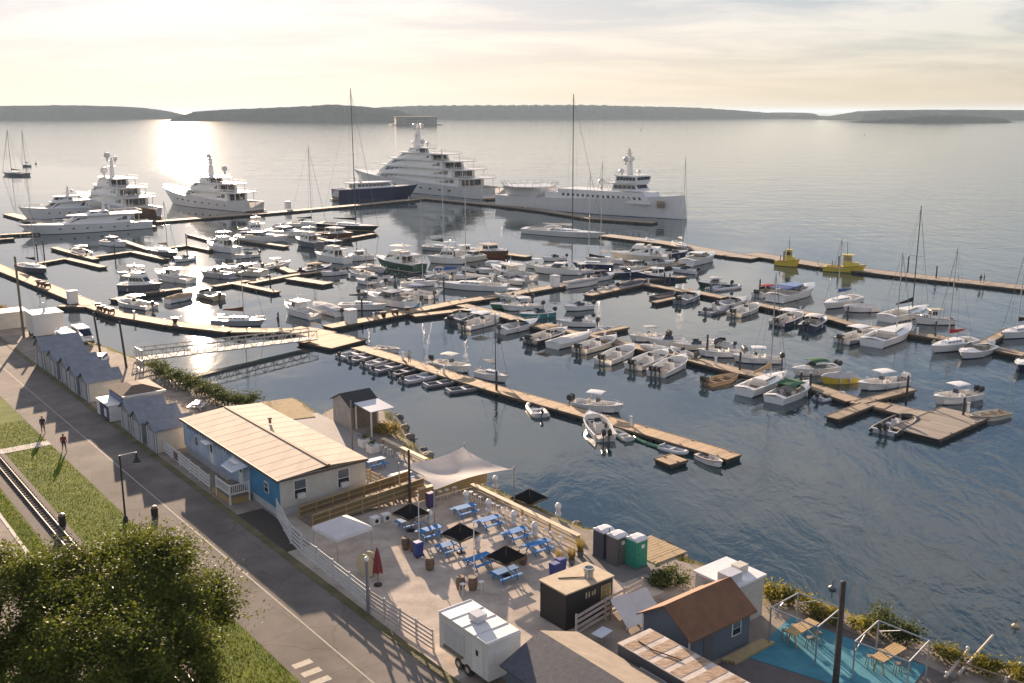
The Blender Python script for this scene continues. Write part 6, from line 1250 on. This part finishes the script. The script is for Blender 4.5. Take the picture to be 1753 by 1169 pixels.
wb = land_thing('white_block', 'square white utility building with two rooftop units behind the brown-roofed shed', 'building', 36.3, 46.7); block(wb, 'wall', 0, 3.1, -3.1, 0, 0, 2.8, mat('grey_render', (.45, .43, .40), .8)); block(wb, 'roof', -.12, 3.22, -3.22, .12, 2.8, 2.95, mat('white_roof', (.66, .66, .67), .6)); block(wb, 'rooftop_unit', .3, 1.3, -1.25, .0, 2.951, 3.55, cm('lgrey')); block(wb, 'rooftop_unit', .9, 1.6, -2.6, -1.7, 2.951, 3.45, cream_w)
# portable toilets
def toilet(label, u, v, c, rz=0):
    r = land_thing('portable_toilet', label, 'portable toilet', u, v, .12, rz, 'portable toilets'); m = mat('toilet_' + c, dict(grey=(.11, .105, .11), green=(.02, .24, .17), navy=(.05, .055, .08))[c], .45, 0, .08, 2)
    block(r, 'cabin', -.55, .55, -.55, .55, 0, 2.0, m); d = block(r, 'door', -.585, -.552, -.38, .38, .1, 1.9, m); block(d, 'sign', -.60, -.586, -.2, .1, 1.45, 1.72, trim_w); block(d, 'latch', -.60, -.586, .22, .3, .95, 1.1, blackp)
    MB().loft([[(-.6, y, 2.001), (.6, y, 2.001), (.6, y, 2.08), (.3, y, 2.26 - abs(y) * .12), (-.3, y, 2.26 - abs(y) * .12), (-.6, y, 2.08)] for y in (-.58, 0, .58)]).build('roof', mat('translucent_roof', (.6, .61, .64), .5), r); MB().tube((.4, .4, 2.1), (.4, .4, 2.5), .05, None, 6).build('vent_pipe', cm('dgrey'), r); block(r, 'skid', -.6, .6, -.6, .6, -.1, -.001, cm('dgrey'))
toilet('grey portable toilet in the middle of three', 47.9, 47.9, 'grey'); toilet('bright green portable toilet, right of three', 46.6, 48.6, 'green'); toilet('dark portable toilet, left and behind the grey one', 49.2, 47.8, 'navy')
strip('toilet_pad', 45.2, 50.2, 45.9, 49.6, .018, mat('dark_pad', (.16, .15, .14), .9, 0, .15, 2))
wf = land_thing('timber_platform', 'old timber platform jutting over the shore behind the green toilet', 'platform', 45.8, 50.0)
for i in range(11): block(wf, 'plank', i * .34 + .01, i * .34 + .32, -3.2, .2, -.02, .06 + random.uniform(0, .015), mat('sunlit_plank', (.33, .24, .13), .85, 0, .2, 2))  # tan timber planks, tone varied at random
for x in (.2, 3.4):
    block(wf, 'beam', x - .1, x + .1, -3.1, .1, -.3, -.021, wood_d)
    for y in (-.2, -2.9): MB().tube((x, y, -.3), (x, y, -2.6), .14, None, 7).build('pile', pile_m, wf)
# tarp, table, misc behind the hut
tp = land_thing('white_tarp', 'large white tarpaulin draped over a frame behind the leaning fence', 'tarp', 40.9, 42.9, 0, R(-8)); n = 8; vs = []
for j in range(n + 1):
    for i in range(n + 1): a, b_ = i / n, j / n; vs.append((-1.0 + 2.0 * a, -1.5 + 3.0 * b_, .35 + 1.15 * a - .25 * math.sin(math.pi * a) * math.sin(math.pi * b_) + .05 * math.sin(7 * a + 11 * b_)))
MB().add(vs, [(j * 9 + i, j * 9 + i + 1, (j + 1) * 9 + i + 1, (j + 1) * 9 + i) for j in range(8) for i in range(8)]).build('sheet', mat('tarp_white', (.56, .54, .54), .6, 0, .08, 2), tp, True)
for x, y, z in ((-.95, -1.45, .36), (-.95, 1.45, .36), (.95, -1.45, 1.48), (.95, 1.45, 1.48)): MB().tube((x, y, 0), (x, y, z), .04, None, 5).build('frame_leg', wood_d, tp)
st = land_thing('side_table', 'small pale folding table behind the dark shingled hut', 'table', 40.3, 39.2, 0, R(10)); block(st, 'top', -.4, .4, -.6, .6, .7, .74, cm('pale'))
for x in (-.35, .35):
    for y in (-.5, .5): MB().tube((x, y, 0), (x, y, .7), .02, None, 5).build('leg', steel, st)
lb = land_thing('lumber_stack', 'stack of long yellow boards beside the brown-roofed shed', 'lumber', 33.8, 43.6)
for i in range(4):
    for j in range(2): block(lb, 'board', -.35 + i * .2, -.17 + i * .2, -3.8 + .1 * i, .1 * i, .03 + j * .1, .12 + j * .1, mat('fresh_board', (.38, .29, .15), .8, 0, .15, 2))
# blue deck and its furniture
bd = tag(MB().prism([Wxy(*p) for p in ((33.5, 44.9), (25.2, 47.4), (26.2, 52.4), (34.9, 51.0))], LAND - .05, LAND + .06).build('blue_deck', mat('turquoise_paint', (.04, .20, .28), .8, 0, .22, .6, .2, 8, spec=.2, c2=(.075, .26, .33))), kind='structure')
strip('dark_yard', 24.5, 34.2, 39.5, 52.5, .03, mat('dark_yard', (.11, .095, .09), .9, 0, .2, 1.5))
def bar_table(label, u, v, rz):
    r = land_thing('bar_table', label, 'table', u, v, .06, rz, 'timber bar tables on the blue deck')
    for i in range(5): block(r, 'plank', -.42 + i * .17, -.27 + i * .17, -1.25, 1.25, 1.0, 1.05, mat('honey_plank', (.40, .27, .12), .75, 0, .2, 2))
    for y in (-.95, .95):
        block(r, 'trestle', -.3, .3, y - .05, y + .05, .93, .999, wood_y)
        for sx in (1, -1): MB().tube((sx * .35, y, 0), (sx * .15, y, .94), .05, None, 5).build('leg', wood_y, r)
    for i, (sx, y) in enumerate(((-.75, -.7), (-.75, .2), (.75, -.3), (.75, .7))):
        s_ = thing('bar_stool', ('dark-legged stool %s' % ('first', 'second', 'third', 'fourth')[i]) + ' around the ' + label, 'stool', (0, 0, 0), 0, 'stools around the bar tables'); s_.location = on(u, v, .06) + Vector((sx * math.cos(UA + rz) - y * math.sin(UA + rz), sx * math.sin(UA + rz) + y * math.cos(UA + rz), 0))
        block(s_, 'seat', -.17, .17, -.17, .17, .68, .73, wood_d)
        for a in (1, -1):
            for b_ in (1, -1): MB().tube((a * .2, b_ * .2, 0), (a * .12, b_ * .12, .68), .025, None, 5).build('leg', wood_d, s_)
bar_table('honey-coloured bar table on the left of the blue deck', 32.6, 48.9, R(0)); bar_table('honey-coloured bar table on the right of the blue deck', 27.6, 50.4, R(0))
def tent_frame(label, C):
    r = thing('tent_frame', label, 'tent frame', (0, 0, 0), 0, 'bare tent frames'); P = [on(*c) for c in C]; c = sum(P, Vector()) / 4; H = 2.6
    for p in P: MB().tube((p.x, p.y, LAND), (p.x, p.y, LAND + H), .05, None, 6).build('leg', steel, r)
    for a, b_ in zip(P, P[1:] + P[:1]): MB().tube((a.x, a.y, LAND + H), (b_.x, b_.y, LAND + H), .05, None, 6).build('eave_bar', steel, r); m = (a + b_) / 2; MB().tube((a.x, a.y, LAND + H - .7), (m.x, m.y, LAND + H), .03, None, 5).build('brace', steel, r)
tent_frame('bare white tent frame over the left of the blue deck', [(33.7, 49.9), (30.9, 50.3), (30.4, 47.2), (33.6, 47.0)]); tent_frame('bare white tent frame over the right of the blue deck', [(28.6, 50.7), (25.5, 50.9), (25.0, 47.9), (28.1, 47.5)])
# pipes with globe lights at the corner
for i, (a, b_, l) in enumerate((((1618, 1160), (1658, 1112), 'left slanting timber beam with globe lights at the corner'), ((1640, 1155), (1700, 1088), 'longest pale slanting timber at the lower right corner'), ((1720, 1168), (1748, 1140), 'right slanting timber beam with globe lights at the corner'))):
    p, q = at(*a, LAND + .4), at(*b_, LAND + .5 if i != 1 else LAND + 1.0); r = thing('slanting_beam', l, 'beam', p, 0, 'slanting beams at the corner'); d = q - p; MB().tube((0, 0, 0), d, .09, None, 6).build('timber', mat('pale_timber', (.38, .33, .27), .8), r); MB().tube((0, 0, 0), (0, 0, -.5), .06, None, 6).build('foot_post', wood_d, r)
    if i != 1:
        for t_ in (.05, .95): e = MB().ball(tuple(d * t_ + Vector((0, 0, .22))), .1, 10).build('globe_light', trim_w, r, True)
fence('low weathered rail along the shore in the lower right corner', [(24.5, 53.4), (19, 54.4), (14, 55.2)], .8, 2, .1, wood_d, 1.8, name='timber_railing')

# black-roofed shack by the water with its awning
sk = shed('weathered shack with a black roof standing at the water edge', 87.4, 91.2, 48.2, 51.4, 2.5, 3.4, wood_d, False, blackp, wallm=mat('silver_shingle', (.33, .31, .29), .9, 0, .2, 2)); sk['group'] = 'waterside shack'; sk['category'] = 'shack'; sk.name = 'waterside_shack'
aw = land_thing('post_awning', 'flat white awning on thin posts beside the black-roofed shack', 'awning', 84.0, 48.6); MB().hexa([(0, -2.8, 2.55), (3.3, -2.8, 2.75), (3.3, 0, 2.75), (0, 0, 2.55), (0, -2.8, 2.63), (3.3, -2.8, 2.83), (3.3, 0, 2.83), (0, 0, 2.63)]).build('roof', cm('lgrey'), aw)
for x in (.1, 3.2):
    for y in (-.1, -2.7): block(aw, 'post', x - .06, x + .06, y - .06, y + .06, 0, 2.54, trim_w)
for i in range(4): block(aw, 'stair_tread', .4, 1.2, -3.1 - i * .3, -2.85 - i * .3, -.1 - i * .2, -.04 - i * .2, wood_d)
br = land_thing('brown_mat', 'flat brown lawn mat on the shore behind the long trailer', 'lawn', 0, 0); br.location = (0, 0, 0); br.rotation_euler = (0, 0, 0)
MB().prism([gl(437, 692).xy, gl(497, 719).xy, gl(540, 714).xy, gl(500, 683).xy], LAND - .02, LAND + .07).build('surface', mat('dry_grass', (.25, .18, .075), .95, 0, .2, 1.5, .6, 10), br)
# bicycles by the hedge
def bike(label, u, v, rz):
    r = land_thing('bicycle', label, 'bicycle', u, v, 0, rz, 'bicycles parked by the hedge')
    for x in (-.52, .52):
        w_ = MB(); n_ = 14
        for i in range(n_): a, b_ = 6.2832 * i / n_, 6.2832 * (i + 1) / n_; w_.tube((x + .33 * math.cos(a), 0, .34 + .33 * math.sin(a)), (x + .33 * math.cos(b_), 0, .34 + .33 * math.sin(b_)), .022, None, 4)
        w_.build('wheel', tyre, r)
    MB().path([(-.52, 0, .34), (-.05, 0, .34), (.42, 0, .85), (-.18, 0, .82), (-.05, 0, .34)], .02, 5).build('frame', cm('dgrey'), r); MB().path([(.52, 0, .34), (.42, 0, .85), (.40, 0, 1.0)], .02, 5).build('fork', steel, r); MB().path([(.40, -.25, 1.02), (.40, .25, 1.02)], .018, 5).build('handlebar', steel, r); MB().rbox((-.2, 0, .92), (.26, .13, .06)).build('saddle', blackp, r)
for i in range(5): bike('%s bicycle from the gangway end in the row by the hedge' % ORDN[i], 115.6 - i * .75, 39.2 + i * .12, R(80 + random.uniform(-8, 8)))
# planters on the terrace
tuft_m = mat('ornamental_grass', (.20, .15, .04), .85, 0, .3, 2, spec=.2, trans=.4, c2=(.36, .27, .08)); leaf_m = mat('shrub_leaf', (.05, .075, .018), .7, 0, .3, .6, spec=.2, trans=.4, c2=(.11, .125, .035)); leaf_y = mat('yellow_shrub_leaf', (.13, .13, .02), .7, 0, .3, .8, spec=.2, trans=.4, c2=(.30, .26, .04)); bark = mat('bark', (.09, .07, .055), .9, 0, .3, 3)
def leaves(cs, n, s, flat=.9):
    """cs: clumps (centre, radii); leaf-sized faces through the clump volume, denser at the rim"""
    m = MB()
    for c, rr in cs:
        for _ in range(n):
            while True:
                d = Vector((random.gauss(0, 1), random.gauss(0, 1), random.gauss(0, 1)))
                if d.length > .1: break
            d.normalize(); k_ = min(1.5, abs(random.gauss(0, .62)) + .12); p = Vector((c[0] + d.x * rr[0] * k_, c[1] + d.y * rr[1] * k_, c[2] + d.z * rr[2] * k_))
            a = Vector((random.gauss(0, 1), random.gauss(0, 1), random.gauss(0, .6))).normalized(); b_ = a.orthogonal().normalized(); b_.rotate(__import__('mathutils').Quaternion(a, random.uniform(0, 6.28))); q = s * random.uniform(.6, 1.3)
            m.add([p - a * q, p + b_ * q * .5, p + a * q, p - b_ * q * .5], [(0, 1, 2, 3)])
    return m
def shrub(label, p, rx, h, n=240, s=.11, m=None, group='shore shrubs', name='shrub'):
    r = thing(name, label, 'shrub', p, random.uniform(0, 6), group); cs = [((random.uniform(-.5, .5) * rx, random.uniform(-.5, .5) * rx, h * random.uniform(.35, .7)), (rx * .6, rx * .6, h * .38)) for _ in range(6)]
    leaves(cs, n, s).build('foliage', m or leaf_m, r); st_ = MB()
    for c, _ in cs[:3]: st_.tube((0, 0, -.2), c, .05, .02, 5)
    st_.build('stem', bark, r)
HG = [(270, 638), (285, 648), (300, 657), (318, 664), (336, 672), (352, 680), (368, 686), (384, 692), (402, 697), (420, 700)]
for i, (x, y) in enumerate(HG): shrub('%s bush from the gangway end of the shoreline hedge' % ['first', 'second', 'third', 'fourth', 'fifth', 'sixth', 'seventh', 'eighth', 'ninth', 'last'][i], gl(x, y), 1.7, 1.9, 230, .12)
for i, (x, y, l, m_, rx, h) in enumerate(((1150, 998, 'green bush on the shore in front of the white building', leaf_m, 1.5, 1.1), (1128, 1000, 'smaller green bush beside the timber platform', leaf_m, 1.0, .8), (1320, 1030, 'yellow-green bush left of the tent frames', leaf_y, 1.2, 1.3), (1352, 1040, 'yellow shrub behind the left tent frame', leaf_y, 1.2, 1.2), (1395, 1052, 'yellow-green shrub by the thick dark pole', leaf_y, 1.2, 1.1), (1425, 1062, 'shrub just left of the thick dark pole', leaf_y, .9, 1.0), (1475, 1078, 'yellow shrub right of the thick dark pole', leaf_y, 1.1, 1.0),
                                          (1520, 1088, 'large dark bush behind the right tent frame', leaf_m, 1.6, 1.9), (1548, 1104, 'rounded dark bush at the shore right of the blue deck', leaf_m, 1.3, 1.5), (1620, 1130, 'bright yellow shrub beside the slanting beams', leaf_y, 1.0, .9), (1690, 1150, 'yellow-green shrub between the slanting beams', leaf_y, 1.1, .9), (1740, 1165, 'yellow shrub in the lower right corner', leaf_y, 1.1, .9), (668, 745, 'rust-brown bush at the rocky corner by the shack', tuft_m, 1.6, 1.4), (650, 738, 'low brown bush under the white awning', tuft_m, 1.1, 1.0), (35, 556, 'dark hedge bush beside the box trailer', leaf_m, 1.6, 2.0), (10, 536, 'brown bank bush at the left edge', tuft_m, 2.0, 1.5))): shrub(l, gl(x, y), rx, h, 200, .11, m_)
for i, (u, v) in enumerate(((49.8, 44.0), (49.6, 45.0), (50.2, 46.4))):
    r = land_thing('grass_planter', 'tall tan ornamental grass in a pot, %s from the black hut' % ORD[i], 'planter', u, v, .02, 0, 'ornamental grass pots'); MB().rev((0, 0, 0), [(.2, 0), (.27, .45), (.24, .45), (.22, .38)], 12).build('pot', cm('dgrey'), r); m_ = MB()
    for _ in range(170): a, q, h_ = random.uniform(0, 6.28), random.uniform(.05, .5), random.uniform(.7, 1.3); x, y = .12 * math.cos(a), .12 * math.sin(a); m_.add([(x - .012, y, .4), (x + .012, y + .01, .4), (x + q * math.cos(a) * .8, y + q * math.sin(a) * .8, .4 + h_)], [(0, 1, 2)])
    m_.build('grass_blades', tuft_m, r)
for i, (u, v, l) in enumerate(((81.9, 46.6, 'square white planter nearer the shack'), (80.0, 46.4, 'square white planter nearer the terrace rail'))):
    r = land_thing('planter_box', l + ' with green plants', 'planter', u, v, .02, 0, 'white planters'); block(r, 'box', -.5, .5, -.5, .5, 0, .7, trim_w); leaves([((0, 0, .95), (.45, .45, .35))], 160, .09).build('foliage', leaf_m, r)
# bank vegetation and shore stones
gv = MB()
for i in range(len(rim) - 1):
    if rim[i].x < -110 or rim[i].y < 30: continue
    for _ in range(110):
        t_ = random.random(); k_ = random.random() ** .8; a = rows[0][i].lerp(rows[0][i + 1], t_); b_ = rows[1][i].lerp(rows[1][i + 1], t_); c = rows[2][i].lerp(rows[2][i + 1], t_); p = a.lerp(b_, k_ * 2) if k_ < .5 else b_.lerp(c, (k_ - .5) * .9)
        h_ = random.uniform(.08, .34); a_ = random.uniform(0, 6.28); gv.add([(p.x - .03 * math.cos(a_), p.y - .03 * math.sin(a_), p.z - .03), (p.x + .03 * math.cos(a_), p.y + .03 * math.sin(a_), p.z - .03), (p.x + random.uniform(-.12, .12), p.y + random.uniform(-.12, .12), p.z + h_)], [(0, 1, 2)])
tag(gv.build('bank_grass', leaf_y), 'rough yellow-green grass covering the bank above the water', 'grass', kind='stuff')
rk = []
for k_ in range(6):
    m_ = MB(); n_ = 7; rings = [[((r_ * (1 + random.uniform(-.25, .25))) * math.cos(6.2832 * i / n_), (r_ * (1 + random.uniform(-.25, .25))) * math.sin(6.2832 * i / n_), z + random.uniform(-.06, .06)) for i in range(n_)] for z, r_ in ((-.5, .5), (-.1, .62), (.25, .52), (.42, .25))]
    rk.append(m_.loft(rings).mesh('stone', rock_m))
cnt_ = 0
for i in range(0, len(rim), 1):
    if rim[i].x < -100 or rim[i].y < 34 or random.random() < .18: continue
    for _ in range(2):
        if cnt_ >= 230: break
        p = rows[2][i].lerp(rows[3][i], random.uniform(-.15, .75)); s_ = random.uniform(.5, 1.25); o = put(random.choice(rk), 'shore_stone', None, (p.x + random.uniform(-.6, .6), p.y + random.uniform(-.6, .6), p.z + .08), random.uniform(0, 6.28), (s_, s_ * random.uniform(.7, 1.2), s_ * random.uniform(.6, .9))); tag(o, 'rough grey-brown stone lying along the water edge of the shore bank', 'stone', 'shore stones'); cnt_ += 1
# big trees in the near left corner
leaf_t = mat('maple_leaf', (.040, .066, .009), .6, 0, .4, .5, spec=.2, c2=(.15, .175, .022), trans=.42)
def tree(label, u, v, h, rad, n, seed):
    random.seed(seed); r = land_thing('broadleaf_tree', label, 'tree', u, v, 0, 0, 'trees in the near left corner'); tr = MB(); tr.tube((0, 0, -.3), (.15, .1, h * .3), .32, .24, 9); cs = []
    for i in range(80):
        a = random.uniform(0, 6.28); e = random.uniform(-.25, 1.) ; q = rad * random.uniform(.45, 1.) * math.sqrt(max(.08, 1 - max(0, e) ** 2 * .85)); c = (q * math.cos(a), q * math.sin(a), h * (.52 + .40 * e)); cs.append((c, (rad * random.uniform(.15, .36), rad * random.uniform(.15, .36), rad * random.uniform(.12, .26))))
        if i % 4 == 0: m_ = (c[0] * .4 + .1, c[1] * .4 + .1, h * .3 + (c[2] - h * .3) * .55); tr.tube((.15, .1, h * .26), m_, .13, .08, 6); tr.tube(m_, c, .08, .025, 5)
    tr.build('trunk', bark, r); leaves(cs, 850, .105).build('crown', leaf_t, r)
tree('big broadleaf tree filling the near left corner, right-hand crown', 53.2, 14.9, 9.2, 5.3, 0, 3); tree('second broadleaf tree cut by the left edge, left-hand crown', 55.0, 8.3, 9.2, 5.6, 0, 5); tree('broadleaf tree at the bottom edge below the others', 47.6, 12.2, 8.4, 5.0, 0, 9)
